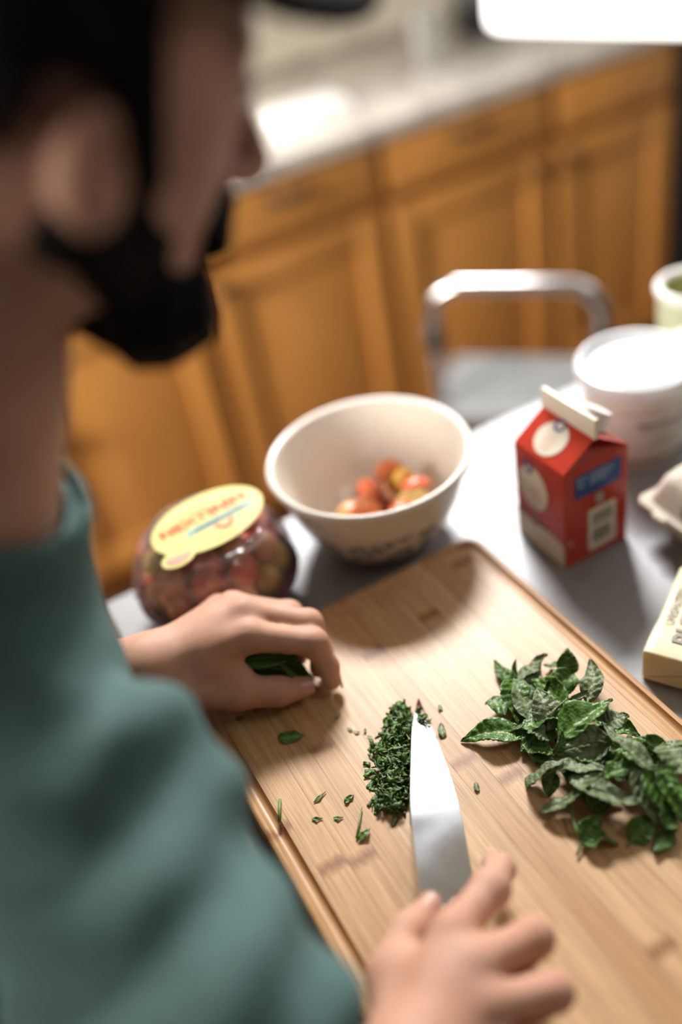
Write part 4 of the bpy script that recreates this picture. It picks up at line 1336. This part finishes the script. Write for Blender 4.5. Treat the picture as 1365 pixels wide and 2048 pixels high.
bit('mint_scrap', 0.093, 0.409, 0.0080, 0.0030, -0.5, 'short dark mint scrap, left one of two side by side')
bit('mint_scrap', 0.106, 0.401, 0.0070, 0.0028, -0.5, 'short dark mint scrap, right one of two side by side')
bit('mint_scrap', 0.201, 0.366, 0.0085, 0.0042, 1.15, 'single mint scrap right of the knife blade', 1)
bit('mint_scrap', 0.2185, 0.4415, 0.0060, 0.0035, 1.2, 'small mint scrap right of the knife tip')
bit('mint_scrap', 0.2085, 0.4225, 0.0150, 0.0060, 1.1, 'mint scrap tucked under the right side of the knife near its tip', 1)
bit('mint_scrap', 0.1390, 0.3770, 0.0120, 0.0030, 0.7, 'twisted mint shred below the foot of the chopped heap', 1)
bit('mint_scrap', 0.1520, 0.3680, 0.0080, 0.0050, 1.2, 'dark mint shred half under the knife blade')
o2 = MB().tube([(-0.0045, -0.0085, 0), (0, 0, 0.0012), (0.0040, 0.0080, 0)], 0.0012, 8).build('mint_stalk', M['stem'], None, smooth=True, loc=(0.0735, 0.431, BT+0.0013))
tag(o2, 'short green mint stalk lying alone by the board groove', 'mint stalk')
sp2 = empty('mint_tip', (0.1130, 0.3830, BT+0.001), 'little mint tip with a bare stalk at the bottom of the scraps', 'mint scrap')
l2 = leaf_mesh('leaf', (0.109, 0.377, BT+0.002), (0.120, 0.3795, BT+0.003), 0.0060, 10, 0.3, 0, 0.3, 77, nu=10, nv=6)
l2.parent = sp2; l2.location = Vector(l2.location) - Vector(sp2.location)
MB().tube([(-0.004, -0.004, 0.0005), (0.004, 0.006, 0.001), (0.0110, 0.0150, 0.0008)], [0.0009, 0.0007, 0.0004], 8).build('stalk', M['stem'], sp2, smooth=True)

# ================================================================== knife
kn_ = empty('chef_knife', (0.150, 0.286, BT), "chef's knife with a broad steel blade, held in the hand nearest the camera", 'knife')
edge = [(0.2110, 0.4602), (0.2065, 0.4407), (0.2020, 0.4217), (0.1898, 0.3810), (0.1773, 0.3497), (0.1635, 0.3199), (0.1482, 0.2860)]
spine = [(0.2096, 0.4593, 0.0204), (0.1938, 0.4403, 0.0240), (0.1817, 0.4230, 0.0274), (0.1514, 0.3737, 0.0359), (0.1364, 0.3454, 0.0374), (0.1254, 0.3221, 0.0382), (0.1126, 0.2957, 0.0390)]
def resample(pts, n):
    pts = [Vector(p) if len(p) == 3 else Vector((*p, 0)) for p in pts]
    out = []
    m_ = len(pts)-1
    for i in range(n+1):
        t = i/n*m_
        k = min(int(t), m_-1)
        f = t-k
        p0, p1, p2, p3 = pts[max(k-1, 0)], pts[k], pts[k+1], pts[min(k+2, m_)]
        out.append(0.5*((2*p1) + (p2-p0)*f + (2*p0-5*p1+4*p2-p3)*f*f + (3*p1-p0-3*p2+p3)*f**3))
    return out
NE = 36
E_ = [Vector((p.x, p.y, BT+0.0006 + 0.0004*i/NE)) for i, p in enumerate(resample(edge, NE))]
S_ = resample(spine, NE)
bn = ((E_[NE]-S_[NE]).cross(E_[0]-E_[NE])).normalized()
if bn.z < 0: bn = -bn
vs, fs = [], []
O = Vector(kn_.location)
rows = 7
for i in range(NE+1):
    th = 0.0011*min(1, 0.55 + i/12)
    e, s_ = E_[i], S_[i]
    ring_ = []
    for j in range(rows):            # upper face, spine to edge
        t = j/(rows-1)
        ring_.append(s_.lerp(e, t) + bn*th*(1 - t)**0.9)
    for j in range(rows-2, -1, -1):  # lower face, edge back to spine
        t = j/(rows-1)
        ring_.append(s_.lerp(e, t) - bn*th*(1 - t)**0.9)
    vs += [p - O for p in ring_]
R_ = 2*rows-1
for i in range(NE):
    for j in range(R_):
        j2 = (j+1) % R_
        fs.append((i*R_+j, (i+1)*R_+j, (i+1)*R_+j2, i*R_+j2))
fs.append(tuple(range(R_-1, -1, -1)))
fs.append(tuple(NE*R_+j for j in range(R_)))
MB().add(vs, fs).build('blade', M['blade'], kn_, smooth=30)
h0, h1 = Vector((0.1255, 0.292, 0.0405)) - O, Vector((0.078, 0.168, 0.060)) - O
hd = (h1-h0).normalized()
hs = (S_[NE]-E_[NE]).normalized()
hb = hd.cross(hs).normalized(); hs = hb.cross(hd).normalized()
def handle_rings(secs, name, mat):
    vs, fs = [], []
    n = 16
    for t, a, b2 in secs:
        c = h0.lerp(h1, t)
        for k in range(n):
            an = 2*math.pi*k/n
            ca, sa_ = math.cos(an), math.sin(an)
            f = (abs(ca)**3 + abs(sa_)**3)**(-1/3)
            vs.append(c + hs*ca*f*a + hb*sa_*f*b2)
    for i in range(len(secs)-1):
        for k in range(n):
            fs.append((i*n+k, i*n+(k+1) % n, (i+1)*n+(k+1) % n, (i+1)*n+k))
    fs.append(tuple(range(n-1, -1, -1))); fs.append(tuple((len(secs)-1)*n+k for k in range(n)))
    return MB().add(vs, fs).build(name, mat, kn_, smooth=40)
handle_rings([(0.0, 0.014, 0.004), (0.06, 0.0135, 0.0075), (0.10, 0.012, 0.0085)], 'bolster', M['blade'])
handle_rings([(0.10, 0.012, 0.0086), (0.2, 0.0115, 0.009), (0.5, 0.0125, 0.0098), (0.8, 0.0125, 0.0095), (0.95, 0.0145, 0.0095), (1.0, 0.0125, 0.007)], 'handle', M['black_plastic'])
# shreds sticking to the blade
def on_blade(rr):
    i = 3 + int(rr.random()*8)
    t = rr.uniform(0.15, 0.95) if i < 8 else rr.uniform(0.5, 0.95)
    c = S_[i].lerp(E_[i], t) + bn*0.0016
    return c, 0.35
sb2 = shreds('mint_on_blade', 1, 1, on_blade, 0.004, 0.006, 0.001, 0.002)
bpy.data.objects.remove(sb2)
def on_blade2(rr):
    i = 7.0 + rr.gauss(0, 1.6)
    i = max(3.5, min(10.5, i)); k = int(i)
    t = min(0.97, max(0.2, 0.62 + (i-7)*0.06 + rr.gauss(0, 0.16)))
    c = S_[k].lerp(E_[k], t) + bn*rr.uniform(0.0010, 0.0030)
    return c, 0.5
sb2 = shreds('chopped_mint', 26, 12, on_blade2, 0.0030, 0.0060, 0.0010, 0.0020)
tag(sb2, 'few chopped mint shreds stuck to the knife blade near its tip', 'chopped mint', kind='stuff')

# ================================================================== the person
def surface_net(fn, lo, hi, h, mult=4):
    """polygonise the zero level of fn (signed distance, numpy (n,3) -> (n,)) on a grid of step h, refining only near the surface"""
    lo, hi = np.array(lo, float), np.array(hi, float)
    H = h*mult
    nc = np.ceil((hi-lo)/H).astype(int)
    g = np.stack(np.meshgrid(*[np.arange(k) for k in nc], indexing='ij'), -1).reshape(-1, 3)
    d = fn(lo + (g+0.5)*H)
    g = g[np.abs(d) < H*1.25]
    off = np.stack(np.meshgrid(*[np.arange(mult)]*3, indexing='ij'), -1).reshape(-1, 3)
    cells = (g[:, None, :]*mult + off[None]).reshape(-1, 3)
    nf = nc*mult + 2
    def cid(c):
        return (c[:, 0]*nf[1] + c[:, 1])*nf[2] + c[:, 2]
    co = np.array([[0,0,0],[1,0,0],[0,1,0],[1,1,0],[0,0,1],[1,0,1],[0,1,1],[1,1,1]])
    allc = np.concatenate([cid(cells + o) for o in co])
    uq, inv = np.unique(allc, return_inverse=True)
    P = np.stack([uq//(nf[1]*nf[2]), (uq//nf[2]) % nf[1], uq % nf[2]], -1)
    val = fn(lo + P*h)
    V = val[inv].reshape(8, -1).T
    sgn = V < 0
    act = sgn.any(1) & ~sgn.all(1)
    cells, V, sgn = cells[act], V[act], sgn[act]
    edges = [(0,1),(2,3),(4,5),(6,7),(0,2),(1,3),(4,6),(5,7),(0,4),(1,5),(2,6),(3,7)]
    acc = np.zeros((len(cells), 3)); cnt = np.zeros(len(cells))
    for a, b in edges:
        m = sgn[:, a] != sgn[:, b]
        t = V[m, a]/(V[m, a]-V[m, b])
        acc[m] += co[a] + (co[b]-co[a])*t[:, None]
        cnt[m] += 1
    verts = lo + (cells + acc/cnt[:, None])*h
    ids = cid(cells)
    order = np.argsort(ids); sid = ids[order]
    faces = []
    st = {0: nf[1]*nf[2], 1: nf[2], 2: 1}
    for ax_, cc in ((0, 1), (1, 2), (2, 4)):
        m = sgn[:, 0] != sgn[:, cc]
        s1, s2 = st[(ax_+1) % 3], st[(ax_+2) % 3]
        base = ids[m]
        quad = np.stack([base, base-s1, base-s1-s2, base-s2], -1)
        pos = np.searchsorted(sid, quad)
        pos = np.minimum(pos, len(sid)-1)
        ok = (sid[pos] == quad).all(1)
        qd = order[pos][ok]
        flip = sgn[m, 0][ok]
        qd[~flip] = qd[~flip][:, ::-1]
        faces.append(qd)
    return verts, np.concatenate(faces)[:, ::-1]

def net_object(name, fn, lo, hi, h, mat, parent, smooth_it=2):
    v, f = surface_net(fn, lo, hi, h)
    if name == 'hair':      # keep the largest connected piece
        lab_ = np.arange(len(v))
        while True:
            mn = lab_[f].min(1)
            l2_ = lab_.copy()
            for a in range(4):
                np.minimum.at(l2_, f[:, a], mn)
            l2_ = l2_[l2_]
            if (l2_ == lab_).all():
                break
            lab_ = l2_
        big = np.bincount(lab_).argmax()
        keep = lab_ == big
        idx = np.cumsum(keep)-1
        f = idx[f[keep[f[:, 0]]]]
        v = v[keep]
    # a light Laplacian pass removes the grid stepping
    for _ in range(smooth_it):
        acc = np.zeros_like(v); cnt = np.zeros(len(v))
        for a in range(4):
            b = (a+1) % 4
            np.add.at(acc, f[:, a], v[f[:, b]]); np.add.at(cnt, f[:, a], 1)
            np.add.at(acc, f[:, b], v[f[:, a]]); np.add.at(cnt, f[:, b], 1)
        v = v + 0.5*(acc/np.maximum(cnt, 1)[:, None] - v)
    me = bpy.data.meshes.new(name)
    me.vertices.add(len(v)); me.vertices.foreach_set('co', v.astype(np.float32).ravel())
    me.loops.add(len(f)*4); me.loops.foreach_set('vertex_index', f.astype(np.int32).ravel())
    me.polygons.add(len(f))
    me.polygons.foreach_set('loop_start', np.arange(0, len(f)*4, 4, dtype=np.int32))
    me.polygons.foreach_set('use_smooth', np.ones(len(f), bool))
    me.update(calc_edges=True)
    me.validate()
    me.materials.append(mat)
    o = bpy.data.objects.new(name, me)
    return link(o, parent)

def A3(p): return np.array(p, float)
def rcone(P, a, b, ra, rb):
    a, b = A3(a), A3(b)
    ab = b-a
    t = np.clip(((P-a)@ab)/(ab@ab), 0, 1)
    return np.linalg.norm(P-a-t[:, None]*ab, axis=1) - (ra + (rb-ra)*t)
def ellip(P, c, rad, R=None):
    q = P-A3(c)
    if R is not None:
        q = q@R
    rad = A3(rad)
    k0 = np.linalg.norm(q/rad, axis=1); k1 = np.linalg.norm(q/rad**2, axis=1)
    return np.where(k1 > 1e-9, k0*(k0-1)/np.maximum(k1, 1e-9), -rad.min())
def smin(a, b, k):
    h = np.clip(0.5 + 0.5*(b-a)/k, 0, 1)
    return b*(1-h) + a*h - k*h*(1-h)
def smax(a, b, k):
    return -smin(-a, -b, k)
def chain(P, pts, rads, k=0.004):
    d = None
    for i in range(len(pts)-1):
        q = rcone(P, pts[i], pts[i+1], rads[i], rads[i+1])
        d = q if d is None else smin(d, q, k)
    return d
def vnoise(P, s, seed=0.0):
    x, y, z = (P*s).T
    return (np.sin(x*1.3+seed+1.7*np.sin(y*0.9+z*0.6+seed)) + np.sin(y*1.1+2.1*seed+1.5*np.sin(z*1.2+x*0.5)) + np.sin(z*1.2-seed+1.6*np.sin(x*0.8+y*0.7)))/3

# ---- hands: joint positions in space
LH = dict(
 wrist=(0.0300, 0.5690, 0.0740),
 index=[(0.1150, 0.5450, 0.0800), (0.1570, 0.5210, 0.0655), (0.1605, 0.5110, 0.0450), (0.1590, 0.5060, 0.0330)],
 middle=[(0.1200, 0.5660, 0.0850), (0.1625, 0.5400, 0.0680), (0.1640, 0.5280, 0.0440), (0.1570, 0.5240, 0.0330)],
 ring=[(0.1170, 0.5850, 0.0800), (0.1560, 0.5640, 0.0640), (0.1560, 0.5500, 0.0430), (0.1480, 0.5440, 0.0340)],
 pinky=[(0.1090, 0.6010, 0.0700), (0.1400, 0.5860, 0.0560), (0.1400, 0.5740, 0.0400), (0.1340, 0.5680, 0.0340)],
 thumb=[(0.0520, 0.5500, 0.0580), (0.0900, 0.5290, 0.0455), (0.1180, 0.5165, 0.0390), (0.1365, 0.5140, 0.0330)],
)
RH = dict(
 wrist=(0.0500, 0.2040, 0.0830),
 index=[(0.1130, 0.2560, 0.0800), (0.1500, 0.2720, 0.0690), (0.1670, 0.2870, 0.0540), (0.1690, 0.2990, 0.0420)],
 middle=[(0.1110, 0.2340, 0.0830), (0.1540, 0.2360, 0.0650), (0.1500, 0.2420, 0.0420), (0.1340, 0.2460, 0.0340)],
 ring=[(0.1050, 0.2140, 0.0800), (0.1460, 0.2080, 0.0600), (0.1420, 0.2150, 0.0390), (0.1260, 0.2200, 0.0330)],
 pinky=[(0.0960, 0.1960, 0.0730), (0.1300, 0.1830, 0.0560), (0.1260, 0.1900, 0.0390), (0.1130, 0.1960, 0.0335)],
 thumb=[(0.0640, 0.2260, 0.0720), (0.0740, 0.2620, 0.0660), (0.0960, 0.2800, 0.0610), (0.1140, 0.2880, 0.0550)],
)
def hand(P, H, elbow, r_wrist, creases):
    w = A3(H['wrist'])
    el_ = A3(elbow)
    palm = None
    for f_, r0, r1 in (('index', 0.0185, 0.0135), ('middle', 0.0185, 0.0135), ('ring', 0.0175, 0.0125), ('pinky', 0.016, 0.0115)):
        m = A3(H[f_][0])
        base = w + 0.35*(m-w)*0.35
        q = rcone(P, base, m, r0, r1)
        palm = q if palm is None else smin(palm, q, 0.010)
    t0, t1 = A3(H['thumb'][0]), A3(H['thumb'][1])
    th = rcone(P, t0, t1, 0.0175, 0.0135)
    palm = smin(palm, th, 0.014)
    # web between thumb and index
    im = A3(H['index'][0])
    palm = smin(palm, rcone(P, t0*0.55+im*0.45, t1*0.72+im*0.28, 0.013, 0.0085), 0.012)
    fa = rcone(P, el_, w + 0.22*(el_-w), 0.046, r_wrist*1.02)
    fa = smin(fa, rcone(P, w + 0.30*(el_-w), w, r_wrist*1.04, r_wrist*0.94), 0.02)
    d = smin(palm, fa, 0.022)
    fing = None
    for f_, rs in (('index', (0.0122, 0.0106, 0.0092, 0.0080)), ('middle', (0.0124, 0.0108, 0.0094, 0.0082)),
                   ('ring', (0.0117, 0.0101, 0.0088, 0.0077)), ('pinky', (0.0104, 0.0088, 0.0078, 0.0069))):
        q = chain(P, [A3(p) for p in H[f_]], rs, 0.0035)
        # knuckle swell
        pp = A3(H[f_][1])
        q = smin(q, np.linalg.norm(P-pp, axis=1) - rs[1]*1.04, 0.006)
        fing = q if fing is None else np.minimum(fing, q)
    tq = chain(P, [A3(p) for p in H['thumb'][1:]], (0.0135, 0.0118, 0.0092), 0.004)
    fing = np.minimum(fing, tq)
    d = smin(d, fing, 0.0055)
    for c, n, wd, dp, ex in creases:
        q = P-A3(c)
        n = A3(n)/np.linalg.norm(n)
        a = q@n
        r = np.linalg.norm(q, axis=1)
        d = d + dp*np.exp(-(a/wd)**2)*np.exp(-(r/ex)**2)
    return d
HC = A3((0.0776, 0.4426, 0.5287))
hf = A3((0.90, 0.10, -0.45)); hf /= np.linalg.norm(hf)
hs_ = np.cross(hf, A3((0.05, 0.02, 1))); hs_ /= np.linalg.norm(hs_)        # person's right
hu = np.cross(hs_, hf)
HR = np.stack([hf, hs_, hu], 1)
def hp(f, s, u): return HC + HR@A3((f, s, u))
def head(P):
    d = ellip(P, hp(-0.012, 0, 0.035), (0.094, 0.074, 0.088), HR)
    d = smin(d, ellip(P, hp(0.038, 0, -0.010), (0.052, 0.060, 0.078), HR), 0.03)
    d = smin(d, rcone(P, hp(-0.005, 0.045, -0.045), hp(0.068, 0.012, -0.088), 0.022, 0.019), 0.03)
    d = smin(d, rcone(P, hp(-0.005, -0.045, -0.045), hp(0.068, -0.012, -0.088), 0.022, 0.019), 0.03)
    d = smin(d, rcone(P, hp(0.086, 0, 0.020), hp(0.108, 0, -0.022), 0.007, 0.0125), 0.012)      # nose
    d = smin(d, rcone(P, hp(0.100, 0.010, -0.026), hp(0.092, 0.015, -0.028), 0.006, 0.006), 0.006)
    d = smin(d, rcone(P, hp(0.100, -0.010, -0.026), hp(0.092, -0.015, -0.028), 0.006, 0.006), 0.006)
    for s in (-1, 1):
        d = smin(d, rcone(P, hp(0.082, 0.012*s, 0.028), hp(0.066, 0.045*s, 0.026), 0.008, 0.008), 0.012)   # brow
        d = smax(d, -(np.linalg.norm(P-hp(0.092, 0.031*s, 0.010), axis=1) - 0.013), 0.012)                # socket
        d = smin(d, ellip(P, hp(0.074, 0.031*s, 0.010), (0.012, 0.014, 0.012), HR), 0.003)                 # lid
        ear = ellip(P, hp(0.002, 0.072*s, -0.030), (0.015, 0.009, 0.026), HR)
        ear = smax(ear, -ellip(P, hp(0.005, 0.081*s, -0.026), (0.008, 0.006, 0.015), HR), 0.004)
        d = smin(d, ear, 0.006)
    d = smin(d, rcone(P, hp(0.090, 0.018, -0.052), hp(0.090, -0.018, -0.052), 0.0065, 0.0065), 0.008)      # upper lip
    d = smin(d, rcone(P, hp(0.088, 0.015, -0.062), hp(0.088, -0.015, -0.062), 0.007, 0.007), 0.006)        # lower lip
    return d
NECK0, NECK1 = A3((-0.055, 0.465, 0.300)), hp(-0.030, 0, -0.045)
SH_R, EL_R = A3((-0.050, 0.395, 0.215)), A3((-0.080, 0.085, 0.092))
SH_L, EL_L = A3((-0.080, 0.640, 0.265)), A3((-0.135, 0.655, 0.060))
def torso(P, g=0.0):
    d = ellip(P, (-0.125, 0.487, 0.175), (0.115+g, 0.165+g, 0.170+g), TR)
    d = smin(d, ellip(P, (-0.235, 0.480, 0.010), (0.110+g, 0.150+g, 0.150+g), TR), 0.06)
    d = smin(d, rcone(P, SH_R + A3((-0.02, 0, -0.01)), SH_L, 0.050+g, 0.062+g), 0.04)
    return d
_a = math.radians(35)
TR = np.array([[math.cos(_a), 0, math.sin(_a)], [0, 1, 0], [-math.sin(_a), 0, math.cos(_a)]])
CR_L = [((0.1330, 0.5330, 0.0690), (0.85, -0.5, 0.1), 0.0012, 0.0016, 0.011),
        ((0.1420, 0.5270, 0.0640), (0.85, -0.4, -0.2), 0.0011, 0.0014, 0.009),
        ((0.1180, 0.5165, 0.0430), (0.9, -0.4, 0.0), 0.0010, 0.0008, 0.008),
        ((0.1600, 0.5110, 0.0480), (0.0, 0.3, 0.9), 0.0010, 0.0008, 0.009)]
def body_fn(P):
    d = torso(P, -0.012)
    d = smin(d, rcone(P, NECK0, NECK1, 0.062, 0.054), 0.03)
    d = smin(d, head(P), 0.018)
    for sh, el_, rr_ in ((SH_R, EL_R, 0.040), (SH_L, EL_L, 0.056)):
        d = smin(d, rcone(P, sh, el_, rr_, 0.036), 0.03)
    d = smin(d, hand(P, LH, EL_L, 0.0265, CR_L), 0.012)
    d = smin(d, hand(P, RH, EL_R, 0.0275, []), 0.012)
    return d
PB = (-0.30, 0.47, FZ)
pe = empty('person', PB, 'bearded person in a teal shirt and dark cap, chopping mint with a knife', 'person')
OFF = -A3(PB)
def part(name, fn, lo, hi, h, mat, smooth_it=2):
    o = net_object(name, fn, lo, hi, h, mat, pe, smooth_it)
    o.location = Vector(OFF)
    return o
part('body', body_fn, (-0.40, -0.02, -0.16), (0.26, 0.84, 0.68), 0.0021, M['skin'], 3)

def sleeve(P, sh, el_, wr, f, r0, r1, r2):
    d = rcone(P, sh, el_, r0, r1)
    cu = el_ + (wr-el_)*f
    d = smin(d, rcone(P, sh + (el_-sh)*0.40 + A3((0.010, 0, 0)), sh + (el_-sh)*0.78 + A3((0.012, 0, 0)), r0*1.14, r1*1.12), 0.03)
    s2 = rcone(P, el_, cu, r1, r2)
    n = (wr-el_)/np.linalg.norm(wr-el_)
    s2 = smax(s2, (P-cu)@n, 0.004)
    return smin(d, s2, 0.03)
def shirt_fn(P):
    d = torso(P, 0.004)
    d = smin(d, rcone(P, (-0.065, 0.465, 0.285), (-0.035, 0.460, 0.335), 0.085, 0.072), 0.03)
    # folds run across the sleeve and slant over the back
    s = chain(P, [A3(p) for p in ((-0.037, 0.402, 0.211), (-0.033, 0.350, 0.200), (-0.024, 0.281, 0.179), (-0.030, 0.233, 0.167), (-0.050, 0.180, 0.148), (-0.080, 0.085, 0.092))],
              (0.055, 0.062, 0.064, 0.062, 0.058, 0.055), 0.02)
    wr_r = A3(RH['wrist']); cu_r = EL_R + (wr_r-EL_R)*0.5
    s = smin(s, smax(rcone(P, EL_R, cu_r, 0.058, 0.048), (P-cu_r)@((wr_r-EL_R)/np.linalg.norm(wr_r-EL_R)), 0.004), 0.03)
    ax_ = (EL_R-SH_R)/np.linalg.norm(EL_R-SH_R)
    tt = (P-SH_R)@ax_
    s = s - 0.0075*np.sin(tt*48 + 22*P[:, 0] + 1.6*np.sin(P[:, 2]*26)) - 0.0040*np.sin(tt*95 - 30*P[:, 2] + 2.0*np.sin(P[:, 0]*40)) - 0.0025*vnoise(P, 60, 2.0)
    s2 = sleeve(P, SH_L, EL_L, A3(LH['wrist']), 0.60, 0.072, 0.060, 0.046)
    s2 = s2 - 0.003*vnoise(P, 45, 1.0)
    d = smin(d, s, 0.03)
    d = smin(d, s2, 0.03)
    d = d - 0.0045*vnoise(P, 26, 0.7)
    d = smax(d, -(P[:, 2] + 0.155), 0.01)
    # neck opening
    nk = rcone(P, (-0.080, 0.465, 0.26), (0.02, 0.455, 0.42), 0.060, 0.062)
    return smax(d, -nk, 0.008)
part('shirt', shirt_fn, (-0.42, -0.06, -0.18), (0.12, 0.85, 0.44), 0.0042, M['shirt'], 2)
def collar_fn(P):
    c0, c1 = A3((-0.057, 0.464, 0.310)), A3((-0.033, 0.459, 0.352))
    d = np.abs(rcone(P, c0, c1, 0.0745, 0.0670)) - 0.0035
    n = (c1-c0)/np.linalg.norm(c1-c0)
    d = smax(d, -((P-c0)@n), 0.004)
    return smax(d, (P-c1)@n - 0.004, 0.004)
part('collar', collar_fn, (-0.16, 0.36, 0.22), (0.09, 0.62, 0.46), 0.0030, M['shirt'], 2)
def hair_fn(P):
    q = (P-HC)@HR
    f_, s_, u_ = q.T
    d = ellip(P, hp(-0.014, 0, 0.040), (0.106, 0.087, 0.101), HR)
    d = d - 0.006*vnoise(P, 70, 0.3) - 0.003*vnoise(P, 190, 1.1)
    line = np.where(f_ > 0.02, 0.060 + 0.25*(f_-0.05), np.where(f_ < -0.022, -0.060, 0.000))
    d = smax(d, line - u_, 0.012)
    # sideburn in front of the ear
    sb_ = np.minimum(rcone(P, hp(0.005, 0.076, 0.050), hp(0.022, 0.070, -0.030), 0.013, 0.010), rcone(P, hp(0.005, -0.076, 0.050), hp(0.022, -0.070, -0.030), 0.011, 0.010))
    return smin(d, sb_, 0.012)
part('hair', hair_fn, HC-0.17, HC+0.17, 0.0030, M['hair'], 1)
def cap_fn(P):
    q = (P-HC)@HR
    f_, s_, u_ = q.T
    d = ellip(P, hp(-0.012, 0, 0.045), (0.112, 0.093, 0.104), HR) - 0.0015*vnoise(P, 60, 0.3)
    d = smax(d, 0.036 + 0.10*f_ - u_, 0.006)
    brim = ellip(P, hp(0.088, 0, 0.052), (0.078, 0.072, 0.010), HR)
    bend_ = u_ - (0.066 - 5.0*s_**2)
    brim = np.maximum(smax(np.abs(bend_) - 0.0045, ((f_-0.075)/0.078)**2*0.05 + (s_/0.074)**2*0.05 - 0.05, 0.004), -(f_-0.055))
    return smin(d, brim, 0.006)
part('cap', cap_fn, HC-0.20, HC+0.20, 0.0032, M['cap'], 2)
def beard_fn(P):
    q = (P-HC)@HR
    f_, s_, u_ = q.T
    d = smin(rcone(P, hp(0.005, 0.050, -0.045), hp(0.068, 0.012, -0.090), 0.025, 0.024), rcone(P, hp(0.005, -0.050, -0.045), hp(0.068, -0.012, -0.090), 0.025, 0.024), 0.03)
    d = smin(d, rcone(P, hp(0.062, 0.018, -0.096), hp(0.062, -0.018, -0.096), 0.025, 0.025), 0.02)
    mous = np.minimum(rcone(P, hp(0.096, 0.004, -0.040), hp(0.080, 0.034, -0.058), 0.0075, 0.008), rcone(P, hp(0.096, -0.004, -0.040), hp(0.080, -0.034, -0.058), 0.0075, 0.008))
    d = d - 0.005*vnoise(P, 90, 0.9) - 0.0025*vnoise(P, 220, 0.2)
    d = smax(d, -(np.linalg.norm((P-hp(0.098, 0, -0.057))/A3((1, 1, 1)), axis=1) - 0.018), 0.006)
    return smin(d, mous, 0.006)
part('beard', beard_fn, HC-0.17, HC+0.17, 0.0030, M['hair'], 1)
def trousers_fn(P):
    hipc = A3((-0.285, 0.478, -0.10))
    d = ellip(P, hipc, (0.125, 0.170, 0.130))
    for s in (-1, 1):
        hpj = A3((-0.285, 0.478+0.085*s, -0.14)); kn2 = A3((-0.255, 0.478+0.10*s, -0.48)); an = A3((-0.300, 0.478+0.11*s, FZ+0.085))
        d = smin(d, rcone(P, hpj, kn2, 0.090, 0.066), 0.03)
        d = smin(d, rcone(P, kn2, an, 0.066, 0.056), 0.03)
    d = d - 0.004*vnoise(P, 24, 0.4)
    return smax(d, -(P[:, 2]-(FZ+0.035)), 0.006)
part('trousers', trousers_fn, (-0.46, 0.22, FZ+0.01), (-0.10, 0.74, 0.06), 0.0065, M['denim'], 1)
for s in (-1, 1):
    cy = 0.478+0.112*s
    def shoe_fn(P, cy=cy):
        d = smin(ellip(P, (-0.300, cy, FZ+0.050), (0.075, 0.044, 0.052)), ellip(P, (-0.200, cy+0.004, FZ+0.036), (0.095, 0.046, 0.036)), 0.03)
        return smax(d, -(P[:, 2]-(FZ+0.002)), 0.004)
    part('shoe', shoe_fn, (-0.40, cy-0.07, FZ-0.01), (-0.08, cy+0.07, FZ+0.13), 0.005, M['shoe'], 1)
for s in (-1, 1):
    b = MB().ico(tuple(hp(0.0755, 0.031*s, 0.008) + OFF), (0.0115, 0.0115, 0.0115), 3)
    b.build('eye', M['white_plastic'], pe, smooth=True)

def nail(tip, prev, out, r, name='fingernail'):
    """a thin curved nail plate set on the back of a fingertip"""
    t, p, o_ = A3(tip), A3(prev), A3(out)
    ax_ = (t-p)/np.linalg.norm(t-p)
    o_ = o_ - ax_*(o_@ax_); o_ /= np.linalg.norm(o_)
    sd = np.cross(ax_, o_)
    vs, fs = [], []
    nu, nv = 6, 8
    for lay in (0.0, -0.0007):
        for i in range(nu+1):
            for j in range(nv+1):
                a = (j/nv-0.5)*1.9
                ln = -0.0045 + 0.0115*i/nu
                k = 1.0 if i < nu else 0.86
                rad = (r + 0.0004 + lay)*(1.0 - 0.0*i)
                c = t + ax_*(ln + 0.0004) + o_*math.cos(a*k)*rad + sd*math.sin(a*k)*rad*0.98
                vs.append(tuple(c + OFF))
    n = nv+1
    m_ = (nu+1)*n
    for i in range(nu):
        for j in range(nv):
            q = i*n+j
            fs.append((q, q+1, q+n+1, q+n)); fs.append((m_+q, m_+q+n, m_+q+n+1, m_+q+1))
    return MB().add(vs, fs).build(name, M['nail'], pe, smooth=True)
nail(LH['thumb'][3], LH['thumb'][2], (0.1, -0.5, 0.65), 0.0090)
nail(LH['index'][3], LH['index'][2], (0.9, 0.1, 0.2), 0.0079)
nail(LH['middle'][3], LH['middle'][2], (0.9, 0.2, -0.2), 0.0080)
nail(RH['index'][3], RH['index'][2], (0.9, 0.3, 0.4), 0.0079)
nail(RH['thumb'][3], RH['thumb'][2], (-0.3, 0.2, 0.9), 0.0090)

# mint bunched inside the pinching hand, one shred hanging out
hm = empty('mint_bunch', (0.135, 0.525, 0.050), 'dark bunch of mint pinched between thumb and fingertips', 'mint bunch')
for i, (B, E, w, ro) in enumerate((((0.118, 0.545, 0.060), (0.150, 0.521, 0.0300), 0.016, 20), ((0.112, 0.538, 0.056), (0.148, 0.516, 0.0320), 0.015, -30),
                                   ((0.122, 0.540, 0.052), (0.146, 0.518, 0.0280), 0.014, 60), ((0.125, 0.533, 0.058), (0.1495, 0.512, 0.0235), 0.010, -10),
                                   ((0.098, 0.548, 0.056), (0.142, 0.528, 0.0380), 0.022, 50), ((0.102, 0.552, 0.050), (0.145, 0.532, 0.0330), 0.022, -50), ((0.100, 0.545, 0.062), (0.150, 0.530, 0.0520), 0.020, 10))):
    l2 = leaf_mesh('leaf', B, E, w, ro, 0.1, 0, 0.4, 300+i)
    l2.parent = hm
    l2.location = Vector(l2.location) - Vector(hm.location)

# ================================================================== lift the whole scene on to the floor at z = 0
for o in list(bpy.data.objects):
    if o.parent is None:
        o.location.z += T
